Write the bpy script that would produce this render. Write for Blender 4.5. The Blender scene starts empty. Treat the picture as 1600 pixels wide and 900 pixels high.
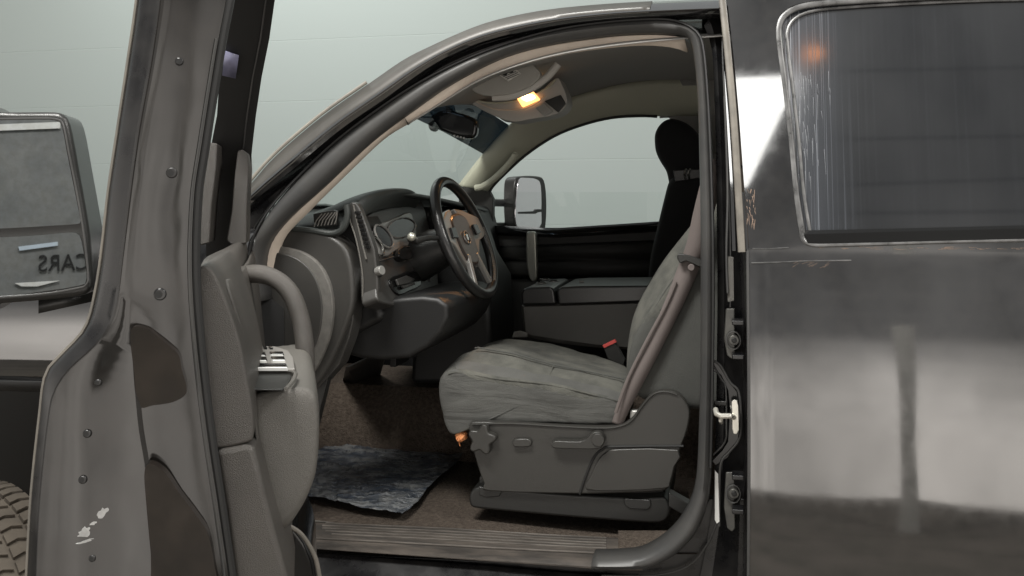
import bpy, bmesh, math, random
from mathutils import Vector, Matrix
random.seed(7)
sc = bpy.context.scene
col = sc.collection
# ------------------------------------------------------------------ camera
YAW = math.radians(13.0); F = 1400.0; HZ = 310.0
CAM = Vector((0, -2.15, 1.7))
cd = bpy.data.cameras.new('camera'); cam = bpy.data.objects.new('camera', cd); col.objects.link(cam)
cam.location = CAM; cam.rotation_euler = (math.pi/2, 0, YAW)
cd.sensor_width = 36; cd.lens = 36*F/1600; cd.shift_y = -(450-HZ)/1600
cd.clip_start = .05; cd.clip_end = 200
sc.camera = cam
AX = Vector((-math.sin(YAW), math.cos(YAW), 0)); RT = Vector((math.cos(YAW), math.sin(YAW), 0)); UP = Vector((0, 0, 1))
sc.render.resolution_x = 1024; sc.render.resolution_y = 576
sc.view_settings.view_transform = 'Standard'; sc.view_settings.look = 'None'
sc.view_settings.exposure = 0; sc.view_settings.gamma = 1
# ------------------------------------------------------------------ world: soft light of the hall around the truck
w = bpy.data.worlds.new('World'); sc.world = w; w.use_nodes = True
wn = w.node_tree.nodes; wl = w.node_tree.links
bg = wn['Background']
tc = wn.new('ShaderNodeTexCoord'); sp = wn.new('ShaderNodeSeparateXYZ'); wl.new(tc.outputs['Generated'], sp.inputs[0])
def wramp(src, stops):
    r = wn.new('ShaderNodeValToRGB'); mr = wn.new('ShaderNodeMapRange')
    mr.inputs[1].default_value = -1; mr.inputs[2].default_value = 1
    wl.new(src, mr.inputs[0]); wl.new(mr.outputs[0], r.inputs[0])
    e = r.color_ramp.elements
    while len(e) > 1: e.remove(e[-1])
    e[0].position = (stops[0][0]+1)/2; e[0].color = (*stops[0][1], 1)
    for p, c in stops[1:]:
        k = e.new((p+1)/2); k.color = (*c, 1)
    return r.outputs[0]
front = wramp(sp.outputs[2], [(-1, (.03,.028,.025)), (-.42, (.05,.045,.04)), (-.36, (.82,.765,.70)), (-.06, (.90,.845,.78)), (.05, (.78,.735,.68)), (.22, (.22,.213,.203)), (.40, (.14,.138,.132)), (1, (.38,.38,.37))])
back = wramp(sp.outputs[2], [(-1, (.03,.028,.025)), (-.02, (.10,.10,.095)), (.05, (.16,.17,.165)), (1, (.30,.31,.31))])
mixw = wn.new('ShaderNodeMix'); mixw.data_type = 'RGBA'
mry = wn.new('ShaderNodeMapRange'); mry.inputs[1].default_value = -.25; mry.inputs[2].default_value = .15
wl.new(sp.outputs[1], mry.inputs[0]); wl.new(mry.outputs[0], mixw.inputs[0])
wmp = wn.new('ShaderNodeMapping'); wmp.inputs['Scale'].default_value = (9, 9, 1.6); wl.new(tc.outputs['Generated'], wmp.inputs[0])
wno = wn.new('ShaderNodeTexNoise'); wno.inputs['Scale'].default_value = 1.0; wno.inputs['Detail'].default_value = 4; wno.inputs['Roughness'].default_value = .55; wl.new(wmp.outputs[0], wno.inputs['Vector'])
wmr = wn.new('ShaderNodeMapRange'); wmr.inputs[1].default_value = .32; wmr.inputs[2].default_value = .68; wmr.inputs[3].default_value = .52; wmr.inputs[4].default_value = 1.25; wl.new(wno.outputs[0], wmr.inputs[0])
wmu = wn.new('ShaderNodeVectorMath'); wmu.operation = 'SCALE'; wl.new(front, wmu.inputs[0]); wl.new(wmr.outputs[0], wmu.inputs['Scale']); front = wmu.outputs[0]
wl.new(front, mixw.inputs[6]); wl.new(back, mixw.inputs[7]); wl.new(mixw.outputs[2], bg.inputs[0])
bg.inputs[1].default_value = 2.0
# ------------------------------------------------------------------ lamps
def area(name, loc, target, sx, sy, power, color=(1, 1, 1)):
    l = bpy.data.lights.new(name, 'AREA'); l.shape = 'RECTANGLE'; l.size = sx; l.size_y = sy; l.energy = power; l.color = color
    o = bpy.data.objects.new(name, l); col.objects.link(o); o.location = loc
    o.rotation_euler = (Vector(target)-Vector(loc)).to_track_quat('-Z', 'Y').to_euler(); return o
area('ceiling_light', (-1.2, -1.6, 4.4), (-.5, .4, 1.1), 1.5, .6, 185, (1, .98, .93))
area('ceiling_light', (3.4, -1.2, 4.6), (.6, 0, 1.0), 1.6, .8, 130, (1, .97, .92))
area('backdrop_light', (-3.4, 3.0, 4.9), (-3.2, 4.6, 3.2), 3.0, .8, 55, (1, 1, .97))
# ------------------------------------------------------------------ mapping helpers
def ray(px, py): return AX + RT*((px-800)/F) + UP*((HZ-py)/F)
def P(px, py, Y):
    r = ray(px, py); return CAM + r*((Y-CAM.y)/r.y)
def PZ(px, py, Z):
    r = ray(px, py); return CAM + r*((Z-CAM.z)/r.z)
ZB = 1.60
def SY(z): return 0.0 if z < ZB else .20*(z-ZB)
def S(px, py, off=0.0):
    Y = off
    for _ in range(12):
        p = P(px, py, Y); Y = SY(p.z)+off
    return P(px, py, Y)
H0 = Vector((-1.19, 0, 0)); PHI = math.radians(64)
DU = Vector((math.cos(PHI), -math.sin(PHI), 0)); DV = Vector((-math.sin(PHI), -math.cos(PHI), 0))
def D(u, v, z): return H0 + DU*u + DV*v + UP*z
def PU(px, py, u):
    r = ray(px, py); o = H0+DU*u; return CAM + r*((o-CAM).dot(DU)/r.dot(DU))
def PV(px, py, v):
    r = ray(px, py); o = H0+DV*v; return CAM + r*((o-CAM).dot(DV)/r.dot(DV))
def cr(pts, n=4, closed=True):
    """Catmull-Rom through 2D/3D tuples"""
    out = []; N = len(pts); pv = [Vector(p) for p in pts]
    rng = range(N) if closed else range(N-1)
    for i in rng:
        g = (lambda k: pv[k % N]) if closed else (lambda k: pv[max(0, min(N-1, k))])
        a, b, c, d = g(i-1), g(i), g(i+1), g(i+2)
        for j in range(n):
            t = j/n
            out.append(.5*((2*b)+(c-a)*t+(2*a-5*b+4*c-d)*t*t+(3*b-a-3*c+d)*t**3))
    if not closed: out.append(pv[-1])
    return out
def rs(pts, n):
    """resample open polyline to n points"""
    pts = [Vector(p) for p in pts]; L = [0]
    for a, b in zip(pts, pts[1:]): L.append(L[-1]+(b-a).length)
    out = []; k = 0
    for i in range(n):
        t = L[-1]*i/(n-1)
        while k < len(pts)-2 and L[k+1] < t: k += 1
        s = (t-L[k])/max(1e-9, L[k+1]-L[k]); out.append(pts[k].lerp(pts[k+1], min(1, max(0, s))))
    return out
# ------------------------------------------------------------------ materials
def mat(name, c, rough=.5, metal=0, ior=1.5, coat=0, bump=None, var=None, spec=None, emit=None, stretch=(1, 1, 1), c2=None, rvar=0, alpha=None):
    """bump=(scale, strength, detail) ; var=(scale, amount) mixes c towards c2"""
    m = bpy.data.materials.new(name); m.use_nodes = True; nt = m.node_tree; n = nt.nodes; l = nt.links
    b = n['Principled BSDF']; b.inputs['Base Color'].default_value = (*c, 1); b.inputs['Roughness'].default_value = rough
    b.inputs['Metallic'].default_value = metal; b.inputs['IOR'].default_value = ior
    if coat: b.inputs['Coat Weight'].default_value = coat; b.inputs['Coat Roughness'].default_value = .02
    if spec is not None: b.inputs['Specular IOR Level'].default_value = spec
    if emit: b.inputs['Emission Color'].default_value = (*emit[0], 1); b.inputs['Emission Strength'].default_value = emit[1]
    t = n.new('ShaderNodeTexCoord'); mp = n.new('ShaderNodeMapping'); mp.inputs['Scale'].default_value = stretch
    l.new(t.outputs['Object'], mp.inputs[0])
    if var:
        nz = n.new('ShaderNodeTexNoise'); nz.inputs['Scale'].default_value = var[0]; nz.inputs['Detail'].default_value = 6; nz.inputs['Roughness'].default_value = .62
        l.new(mp.outputs[0], nz.inputs['Vector'])
        r = n.new('ShaderNodeMapRange'); r.inputs[1].default_value = .38; r.inputs[2].default_value = .68; r.inputs[4].default_value = var[1]
        l.new(nz.outputs[0], r.inputs[0])
        mx = n.new('ShaderNodeMix'); mx.data_type = 'RGBA'; mx.inputs[6].default_value = (*c, 1); mx.inputs[7].default_value = (*(c2 or tuple(min(1, k*2) for k in c)), 1)
        l.new(r.outputs[0], mx.inputs[0]); l.new(mx.outputs[2], b.inputs['Base Color'])
        if rvar:
            q = n.new('ShaderNodeMapRange'); q.inputs[1].default_value = .35; q.inputs[2].default_value = .7; q.inputs[3].default_value = rough; q.inputs[4].default_value = rough+rvar
            l.new(nz.outputs[0], q.inputs[0]); l.new(q.outputs[0], b.inputs['Roughness'])
    if bump:
        nb = n.new('ShaderNodeTexNoise'); nb.inputs['Scale'].default_value = bump[0]; nb.inputs['Detail'].default_value = bump[2] if len(bump) > 2 else 3
        l.new(mp.outputs[0], nb.inputs['Vector'])
        bp = n.new('ShaderNodeBump'); bp.inputs['Strength'].default_value = bump[1]; bp.inputs['Distance'].default_value = bump[3] if len(bump) > 3 else .002
        l.new(nb.outputs[0], bp.inputs['Height']); l.new(bp.outputs[0], b.inputs['Normal'])
    return m
def glassmat(name, tint, refl=1.0, rough=.0, ior=1.5, dirt=0):
    m = bpy.data.materials.new(name); m.use_nodes = True; nt = m.node_tree; n = nt.nodes; l = nt.links
    n.remove(n['Principled BSDF']); out = n['Material Output']
    tr = n.new('ShaderNodeBsdfTransparent'); tr.inputs[0].default_value = (*tint, 1)
    gl = n.new('ShaderNodeBsdfGlossy'); gl.inputs['Roughness'].default_value = rough; gl.inputs[0].default_value = (refl, refl, refl, 1)
    lw = n.new('ShaderNodeLayerWeight'); lw.inputs[0].default_value = .5
    pw = n.new('ShaderNodeMath'); pw.operation = 'POWER'; pw.inputs[1].default_value = 5; l.new(lw.outputs['Facing'], pw.inputs[0])
    fr = n.new('ShaderNodeMath'); fr.operation = 'MULTIPLY_ADD'; fr.inputs[1].default_value = .6; fr.inputs[2].default_value = .04; l.new(pw.outputs[0], fr.inputs[0])
    mx = n.new('ShaderNodeMixShader'); l.new(fr.outputs[0], mx.inputs[0]); l.new(tr.outputs[0], mx.inputs[1]); l.new(gl.outputs[0], mx.inputs[2])
    l.new(mx.outputs[0], out.inputs[0]); return m
M = {}
M['paint'] = mat('black_paint', (.008, .008, .009), .045, ior=2.4, coat=.5, bump=(2.0, .012, 1, .01), var=(30, .25), c2=(.03, .028, .026), rvar=.03)
M['paintdoor'] = mat('worn_black_paint', (.010, .009, .008), .06, ior=1.62, coat=.10, bump=(5, .35, 2, .012), var=(7, .6), c2=(.028, .024, .021), rvar=.12)
M['jamb'] = mat('jamb_paint', (.006, .006, .007), .22, ior=1.6, var=(12, .35), c2=(.03, .028, .026), rvar=.2)
M['seal'] = mat('grey_rubber', (.050, .050, .050), .42, bump=(60, .1), var=(8, .5), c2=(.085, .082, .076))
M['rubber'] = mat('black_rubber', (.012, .012, .012), .55)
M['beige'] = mat('beige_trim', (.60, .52, .44), .7, bump=(400, .2), var=(6, .4), c2=(.30, .26, .22))
M['olive'] = mat('olive_pillar_trim', (.46, .455, .36), .6, bump=(400, .15))
M['liner'] = mat('headliner_cloth', (.30, .29, .275), .9, bump=(500, .3))
M['linerlight'] = mat('overhead_plastic', (.42, .40, .37), .6)
M['visor'] = mat('visor_cloth', (.30, .29, .265), .85, bump=(400, .3))
M['plastic'] = mat('charcoal_plastic', (.036, .035, .032), .33, bump=(900, .2, 2), var=(4, .3), c2=(.050, .047, .043))
M['plasticlt'] = mat('worn_grey_plastic', (.125, .119, .108), .38, bump=(800, .7, 2, .003), var=(5, .5), c2=(.16, .15, .135))
M['plasticdk'] = mat('dark_plastic', (.020, .020, .019), .32, bump=(400, .25, 2))
M['trimface'] = mat('door_trim_plastic', (.058, .053, .048), .38, bump=(800, .7, 2, .003), var=(3, .4), c2=(.14, .128, .115))
M['dash'] = mat('dash_plastic', (.040, .039, .037), .34, bump=(800, .25, 2), var=(5, .4), c2=(.062, .058, .052))
M['dashtop'] = mat('dash_top', (.03, .034, .032), .5, bump=(350, .4, 2))
M['silver'] = mat('silver_plastic', (.30, .295, .28), .32, metal=.4)
M['satin'] = mat('satin_silver', (.55, .55, .48), .3, metal=.7)
M['chrome'] = mat('bright_metal', (.8, .8, .78), .15, metal=1)
M['zinc'] = mat('zinc_striker', (.75, .73, .66), .3, metal=.6)
M['leather'] = mat('black_leather', (.015, .015, .015), .28, bump=(200, .2), ior=1.6)
M['gloss'] = mat('gloss_black', (.008, .008, .008), .12)
M['blackcloth'] = mat('black_seat_cover', (.006, .006, .0065), .95, bump=(300, .3))
M['fabric'] = mat('grey_velour', (.125, .124, .108), .95, bump=(420, .8, 4, .003), var=(11, 1.0), c2=(.058, .059, .054))
M['fabricdk'] = mat('grey_velour_dark', (.075, .076, .070), .95, bump=(500, .5, 3), var=(10, .7), c2=(.055, .056, .052))
M['carpet'] = mat('brown_carpet', (.062, .046, .035), 1, bump=(170, 1.0, 5, .010), var=(80, .8), c2=(.135, .108, .085))
def wrinkle(m, sc=(2.5, 6, 26), st=.5, d=.02):
    nt = m.node_tree; n = nt.nodes; l = nt.links; b = n['Principled BSDF']; old = b.inputs['Normal'].links[0].from_node
    t = n.new('ShaderNodeTexCoord'); mp = n.new('ShaderNodeMapping'); mp.inputs['Scale'].default_value = sc; mp.inputs['Rotation'].default_value = (0, .12, 0)
    l.new(t.outputs['Object'], mp.inputs[0]); z = n.new('ShaderNodeTexNoise'); z.inputs['Scale'].default_value = 1.6; z.inputs['Detail'].default_value = 3; z.inputs['Distortion'].default_value = .6
    l.new(mp.outputs[0], z.inputs['Vector']); bp = n.new('ShaderNodeBump'); bp.inputs['Strength'].default_value = st; bp.inputs['Distance'].default_value = d
    l.new(z.outputs[0], bp.inputs['Height']); l.new(bp.outputs[0], old.inputs['Normal'])
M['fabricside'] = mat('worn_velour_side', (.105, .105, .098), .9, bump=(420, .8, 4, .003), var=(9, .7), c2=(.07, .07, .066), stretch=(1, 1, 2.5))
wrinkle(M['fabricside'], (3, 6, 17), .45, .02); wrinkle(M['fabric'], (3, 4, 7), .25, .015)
M['belt'] = mat('belt_webbing', (.145, .122, .115), .7, bump=(500, .4))
M['red'] = mat('red_button', (.55, .08, .07), .4)
M['orange'] = mat('orange_foam', (.75, .30, .12), .8, bump=(80, .6))
M['white'] = mat('white_label', (.7, .7, .68), .5)
M['paper'] = mat('printed_label', (.62, .60, .55), .6, var=(60, .7), c2=(.25, .25, .24))
M['tyre'] = mat('dusty_tyre', (.13, .11, .088), .9, bump=(60, .5), var=(12, .6), c2=(.07, .06, .05))
M['gauge'] = mat('gauge_face', (.02, .02, .022), .2)
M['lamp'] = mat('lamp_lens', (.9, .5, .2), .4, emit=((1, .42, .12), 3.2))
M['lamphot'] = mat('lamp_bulb', (1, .8, .5), .4, emit=((1, .74, .36), 9))
M['mirror'] = mat('mirror_glass', (.80, .82, .84), .012, metal=1, var=(60, .6), c2=(.62, .62, .60))
M['mirrorfar'] = mat('mirror_glass_far', (.97, .94, .99), .25, metal=1)
M['ws'] = glassmat('windscreen_glass', (.93, .96, .95), .6, ior=1.3)
M['shade'] = glassmat('sun_band_glass', (.018, .026, .036), .5)
M['wglass'] = glassmat('clear_door_glass', (.95, .97, .96), .4, ior=1.2)
# ------------------------------------------------------------------ object helpers
def finish(name, bm, m, parent=None, bevel=0, seg=2, sub=0, angle=35, solid=0, solid_off=-1, recalc=True):
    if recalc: bmesh.ops.recalc_face_normals(bm, faces=bm.faces)
    me = bpy.data.meshes.new(name); bm.to_mesh(me); bm.free()
    for p in me.polygons: p.use_smooth = True
    try: me.set_sharp_from_angle(angle=math.radians(angle if not sub else 180))
    except Exception: pass
    me.materials.append(m)
    o = bpy.data.objects.new(name, me); col.objects.link(o)
    if parent: o.parent = parent
    if solid:
        s = o.modifiers.new('s', 'SOLIDIFY'); s.thickness = solid; s.offset = solid_off
    if bevel:
        b = o.modifiers.new('b', 'BEVEL'); b.width = bevel; b.segments = seg; b.limit_method = 'ANGLE'; b.angle_limit = math.radians(40); b.harden_normals = True
    if sub:
        s = o.modifiers.new('u', 'SUBSURF'); s.levels = sub; s.render_levels = sub
    return o
def ext_bm(bm, pts, vec):
    vec = Vector(vec)
    a = [bm.verts.new(p) for p in pts]; b = [bm.verts.new(Vector(p)+vec) for p in pts]; n = len(a)
    bm.faces.new(a); bm.faces.new(b[::-1])
    for i in range(n): bm.faces.new((a[i], b[i], b[(i+1) % n], a[(i+1) % n]))
def ext(name, pts, vec, m, parent=None, bevel=.003, seg=2, **k):
    bm = bmesh.new(); ext_bm(bm, pts, vec); return finish(name, bm, m, parent, bevel=bevel, seg=seg, **k)
def prY(name, px, Y0, Y1, m, parent=None, bevel=.003, smooth=0, **k):
    if smooth: px = cr(px, smooth)
    return ext(name, [P(p[0], p[1], Y0) for p in px], (0, Y1-Y0, 0), m, parent, bevel, **k)
def prU(name, px, u0, u1, m, parent=None, bevel=.003, smooth=0, **k):
    if smooth: px = cr(px, smooth)
    return ext(name, [PU(p[0], p[1], u0) for p in px], DU*(u1-u0), m, parent, bevel, **k)
def grid_bm(bm, rows, closed=False, cap=False):
    vs = [[bm.verts.new(p) for p in r] for r in rows]
    for a, b in zip(vs, vs[1:]):
        n = len(a)
        for i in range(n if closed else n-1):
            bm.faces.new((a[i], a[(i+1) % n], b[(i+1) % n], b[i]))
    if cap: bm.faces.new(vs[0]); bm.faces.new(vs[-1][::-1])
    return vs
def grid(name, rows, m, parent=None, closed=False, cap=False, **k):
    bm = bmesh.new(); grid_bm(bm, rows, closed, cap); return finish(name, bm, m, parent, **k)
def tube_bm(bm, path, r, n=10, flat=1.0, ref=None, closed=False):
    path = [Vector(p) for p in path]; N = len(path); rings = []
    for i, p in enumerate(path):
        a = path[(i-1) % N] if (closed or i > 0) else p; b = path[(i+1) % N] if (closed or i < N-1) else p
        t = (b-a).normalized(); rf = Vector(ref or (0, 1, 0))
        s = t.cross(rf)
        if s.length < 1e-3: s = t.cross(Vector((1, 0, 0)))
        s.normalize(); q = s.cross(t).normalized(); rr = r[i] if isinstance(r, (list, tuple)) else r
        rings.append([bm.verts.new(p + s*math.cos(2*math.pi*k/n)*rr + q*math.sin(2*math.pi*k/n)*rr*flat) for k in range(n)])
    prs = list(zip(rings, rings[1:])) + ([(rings[-1], rings[0])] if closed else [])
    for a, b in prs:
        for k in range(n): bm.faces.new((a[k], a[(k+1) % n], b[(k+1) % n], b[k]))
    if not closed: bm.faces.new(rings[0][::-1]); bm.faces.new(rings[-1])
def tube(name, path, r, m, parent=None, n=10, flat=1.0, ref=None, closed=False, **k):
    bm = bmesh.new(); tube_bm(bm, path, r, n, flat, ref, closed); return finish(name, bm, m, parent, **k)
def box_bm(bm, c, sx, sy, sz, X=Vector((1,0,0)), Y=Vector((0,1,0)), Z=Vector((0,0,1))):
    c = Vector(c)
    pts = [c - X*sx/2 + Y*(-sy/2) - Z*sz/2, c + X*sx/2 - Y*sy/2 - Z*sz/2, c + X*sx/2 - Y*sy/2 + Z*sz/2, c - X*sx/2 - Y*sy/2 + Z*sz/2]
    ext_bm(bm, pts, Y*sy)
def box(name, c, sx, sy, sz, m, parent=None, bevel=.003, axes=None, **k):
    bm = bmesh.new(); a = axes or (Vector((1,0,0)), Vector((0,1,0)), Vector((0,0,1))); box_bm(bm, c, sx, sy, sz, *a)
    return finish(name, bm, m, parent, bevel=bevel, **k)
def cyl_bm(bm, c, axis, r, h, n=24, r2=None):
    axis = Vector(axis).normalized(); c = Vector(c); s = axis.orthogonal().normalized(); q = axis.cross(s); r2 = r if r2 is None else r2
    a = [bm.verts.new(c+s*math.cos(2*math.pi*k/n)*r+q*math.sin(2*math.pi*k/n)*r) for k in range(n)]
    b = [bm.verts.new(c+axis*h+s*math.cos(2*math.pi*k/n)*r2+q*math.sin(2*math.pi*k/n)*r2) for k in range(n)]
    for k in range(n): bm.faces.new((a[k], a[(k+1) % n], b[(k+1) % n], b[k]))
    bm.faces.new(a[::-1]); bm.faces.new(b)
def cyl(name, c, axis, r, h, m, parent=None, bevel=.002, r2=None, n=24, **k):
    bm = bmesh.new(); cyl_bm(bm, c, axis, r, h, n, r2); return finish(name, bm, m, parent, bevel=bevel, **k)
def empty(name, loc):
    o = bpy.data.objects.new(name, None); col.objects.link(o); o['_'] = 0; del o['_']; o.empty_display_size = .1
    o.location = (0, 0, 0); return o
def tag(o, label=None, cat=None, group=None, kind=None):
    if label: o['label'] = label
    if cat: o['category'] = cat
    if group: o['group'] = group
    if kind: o['kind'] = kind
    return o
def addmat(o, m):
    o.data.materials.append(m); return len(o.data.materials)-1

# ================================================================== SETTING
mg = mat('dark_floor', (.22, .19, .165), .75, bump=(6, .3, 4, .02), var=(2.5, .9), c2=(.11, .105, .085), stretch=(1, 2.2, 1))
g = grid('ground', [[(-12, -3.6, 0), (12, -3.6, 0)], [(-12, 9, 0), (12, 9, 0)]], mg); tag(g, 'dark brown mottled floor under the truck', kind='structure')
mw = mat('wall_paint', (.39, .445, .435), .8, var=(.6, .3), c2=(.37, .425, .415), stretch=(1, 1, 2.5))
bm = bmesh.new(); wr = []
for k in range(13):
    z = k*.5; wr += [(4.6, z), (4.6, z+.491), (4.6012, z+.495), (4.6012, z+.498)]
wr = wr[:-2]
grid_bm(bm, [[(-9, y, z), (7, y, z)] for y, z in wr])
o = finish('wall', bm, mw, None, angle=20)
for p in o.data.polygons: p.use_smooth = False
tag(o, 'pale grey green wall with faint horizontal seams behind the truck', 'wall')
# ================================================================== TRUCK
truck = empty('pickup_truck', (0, 0, 0))
tag(truck, 'black pickup truck with its driver door wide open, seen from the side', 'pickup truck')
T = truck
# ---- traced curves of the door aperture (driver side), left-bottom -> top -> right-bottom
OUT = [(340,338),(389,293),(433,244),(507,181),(580,130),(634,93),(678,71),(727,49),(776,32),(849,17),(922,9),(996,4),(1060,1),(1131,-2)]
MID = [(335,372),(384,325),(458,264),(531,203),(604,152),(678,100),(751,66),(849,42),(947,29),(1045,23),(1125,20)]
SO = [(396,470),(394,420),(399,372),(433,313),(507,235),(580,178),(653,130),(727,93),(800,66),(873,46),(947,35),(1020,30),(1059,33),(1089,49),(1101,73),(1108,147),(1113,245),(1116,350),(1117,450),(1116,560),(1114,680),(1110,770),(1093,826),(1062,863),(1030,882),(1000,889),(965,889),(926,887)]
SI = [(412,470),(408,430),(414,386),(443,347),(507,289),(580,220),(653,166),(702,132),(776,93),(849,71),(947,56),(1010,52),(1045,53),(1069,56),(1081,73),(1089,147),(1092,245),(1094,350),(1094,450),(1094,560),(1091,680),(1086,760),(1070,805),(1044,838),(1015,858),(995,866),(962,869),(926,870)]
TI = [(425,470),(428,430),(441,372),(482,323),(556,254),(604,210),(653,181),(712,144),(751,120),(825,93),(898,76),(996,64),(1050,66),(1075,72)]
NR = 70
def curve3(px, off, n=NR): return rs([S(x, y, off) for x, y in cr(px, 4, False)], n)
# roof rail / A pillar outer skin
c0 = curve3(OUT, .03); c1 = [p+Vector((0, -.03, -.004)) for p in c0]; c2 = curve3(MID, .0)
c3 = [p+Vector((0, .03, -.001)) for p in c2]
cb = [p+Vector((-.02, .10, -.02)) for p in c0]
roofrail = grid('roof_rail', [cb, c0, [a.lerp(b, .35)+Vector((0, -.012, .002)) for a, b in zip(c0, c2)], [a.lerp(b, .75)+Vector((0, -.012, 0)) for a, b in zip(c1, c2)], c2, c3], M['paint'], T, angle=50)
M['pillartrim'] = mat('worn_pillar_paint', (.13, .12, .105), .3, var=(14, .8), c2=(.22, .20, .17), rvar=.25)
M['rail'] = mat('rail_reflection_grey', (.055, .052, .047), .34, ior=1.6, var=(4, .6), c2=(.10, .094, .084), rvar=.15)  # greyer than the black body: the pillar's reflections are put into this colour
grid('pillar_trim', [[p+Vector((0, -.008, 0)) for p in rs(c0[:62], 60)], [a.lerp(b, .5)+Vector((0, -.022, 0)) for a, b in zip(rs(c0[:62], 60), rs(c2[:62], 60))], [a.lerp(b, .85)+Vector((0, -.014, 0)) for a, b in zip(rs(c0[:62], 60), rs(c2[:62], 60))]], M['rail'], T, solid=.004)
tube('windscreen_trim', [p+Vector((-.004, -.012, .004)) for p in rs(c0[:26], 30)], .005, mat('trim_edge_highlight', (.26, .245, .21), .45, var=(9, .7), c2=(.12, .11, .10)), T, n=8)  # pale tube paints the highlight along the edge of the windscreen trim
# roof skin running across the truck
HDR = [(.12, 600, 122), (.45, 672, 140), (.9, 735, 162), (1.3, 772, 182), (1.6, 797, 198)]
def hdr(Y):
    for (a_, xa, ya), (b_, xb, yb) in zip(HDR, HDR[1:]):
        if Y <= b_: t = (Y-a_)/(b_-a_); return P(xa+(xb-xa)*t, ya+(yb-ya)*t, Y)
    return P(797, 198, 1.6)
rt = []
for dy, dz in ((0, 0), (.05, .03), (.25, .065), (.75, .09), (1.25, .065), (1.45, .03), (1.52, -.02)):
    yy = max(.12, cb[30].y+dy); h_ = hdr(min(1.6, yy))+Vector((0, 0, .02))
    if dy == 0: h_ = cb[26].copy()
    rt.append([h_] + [p+Vector((0, dy, dz*min(1, (i-26)/14))) for i, p in enumerate(cb) if i > 30] + [cb[-1]+Vector((1.4, dy, dz))])
grid('roof_panel', rt, M['paint'], T, solid=.01)
# channel between rail and seal
c4 = curve3(SO, .055)
top = c4[:38]
SOt = [(360,440),(394,395),(399,372),(433,313),(507,235),(580,178),(653,130),(727,93),(800,66),(873,46),(947,35),(1020,30),(1059,26),(1110,26)]
c4t = curve3(SOt, .06)
mid_ch = [a.lerp(b, .5)+Vector((0, .012, 0)) for a, b in zip(c3, c4t)]
grid('door_channel', [c3, [p+Vector((0, .02, -.004)) for p in c3], mid_ch, [a.lerp(b, .8)+Vector((0, -.004, 0)) for a, b in zip(c3, c4t)], c4t], M['jamb'], T, angle=25)
tube('channel_highlight', [a.lerp(b, .55)+Vector((0, .006, 0)) for a, b in zip(c3, c4t)][2:64], .0022, M['seal'], T, n=6)  # grey tube painted in as the highlight line of the black channel
# weatherstrip
a = curve3(SO, .045, 150); b = curve3(SI, .045, 150)
sec = []
for t_, o_ in ((0, .03), (.05, .0), (.2, -.018), (.5, -.026), (.8, -.018), (.95, .0), (1.0, .05)):
    sec.append([p.lerp(q, t_)+Vector((0, o_, 0)) for p, q in zip(a, b)])
grid('door_seal', sec, M['seal'], T, angle=70, solid=.004, solid_off=-1)
a2 = a; lip = [p.lerp(q, .12)+Vector((0, -.022, 0)) for p, q in zip(a, b)]
tube('seal_lip', lip[4:128], .0035, M['rubber'], T, n=6)
# beige pinch trim along the upper opening
n2 = 60
i0 = curve3([(410,430),(414,388),(443,349),(507,291),(580,222),(653,168),(702,134),(776,95),(849,73),(947,58),(1010,54),(1045,55),(1069,58)], .07, n2)
i1 = curve3([(425,430),(441,374),(484,327),(556,256),(604,212),(653,183),(712,146),(751,122),(825,97),(898,80),(996,69),(1050,72),(1075,80)], .10, n2)
M['beige2'] = M['beige']
grid('pillar_cover', [i0, i1, [p+Vector((.0, .015, .01)) for p in i1]], M['beige'], T, angle=60, solid=.004)

# ---- B pillar jamb
JL = [(1100,40),(1112,75),(1116,147),(1119,245),(1120,350),(1121,450),(1120,560),(1118,680),(1114,780),(1104,850),(1092,910)]
JR = [(1131,-2),(1138,60),(1146,150),(1152,245),(1159,350),(1163,450),(1166,560),(1167,680),(1167,780),(1166,850),(1165,915)]
l_ = curve3(JL, .075, 40); r_ = curve3(JR, .03, 40); r2 = curve3(JR, .09, 40)
grid('pillar_jamb', [[p+Vector((0, .0, 0)) for p in l_], [p.lerp(q, .25)+Vector((0, -.01, 0)) for p, q in zip(l_, r2)], [p.lerp(q, .6) for p, q in zip(l_, r2)], [p+Vector((-.008, 0, 0)) for p in r2], r_], M['jamb'], T, angle=30)
# jamb seams, label, gloss strip added for a reflection, recess around the striker
def jl(px, off): return [S(x, y, off) for x, y in px]
tube('jamb_seam', jl(cr([(1128,40),(1130,110),(1137,240),(1141,380),(1141,480)], 4, False), .062), .0022, M['seal'], T, n=6)
M['jambplate'] = mat('jamb_plate', (.10, .098, .09), .35, var=(30, .6), c2=(.03, .03, .03), metal=.3)
prY('striker_recess', [(1114,562),(1122,568),(1140,596),(1152,612),(1157,650),(1154,690),(1137,716),(1118,728),(1112,720),(1128,704),(1137,690),(1140,640),(1137,610),(1126,586),(1114,580)], .058, .07, M['gloss'], T, bevel=.002)
tube('recess_edge', [P(x, y, .055) for x, y in cr([(1114,563),(1126,572),(1141,598),(1154,612),(1158,650),(1156,684),(1140,706),(1127,722),(1124,760),(1124,822)], 4, False)], .003, M['seal'], T, n=8)
tube('recess_edge', [P(x, y, .055) for x, y in cr([(1114,570),(1127,592),(1134,606),(1135,660),(1133,690),(1114,711)], 4, False)], .002, M['seal'], T, n=8)
prY('jamb_label', [(1117,735),(1122,741),(1124,815),(1120,818),(1117,812)], .052, .056, M['white'], T, bevel=0)
box('jamb_plug', P(1126, 630, .055), .03, .006, .012, M['plasticdk'], T)
ext('jamb_reflection_strip', [S(x, y, .045) for x, y in [(1131,110),(1137,110),(1147,300),(1150,392),(1144,392),(1141,300)]], (0, .01, 0), M['paint'], T, bevel=.001)  # gloss strip added to the jamb to mirror the light panel
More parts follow.
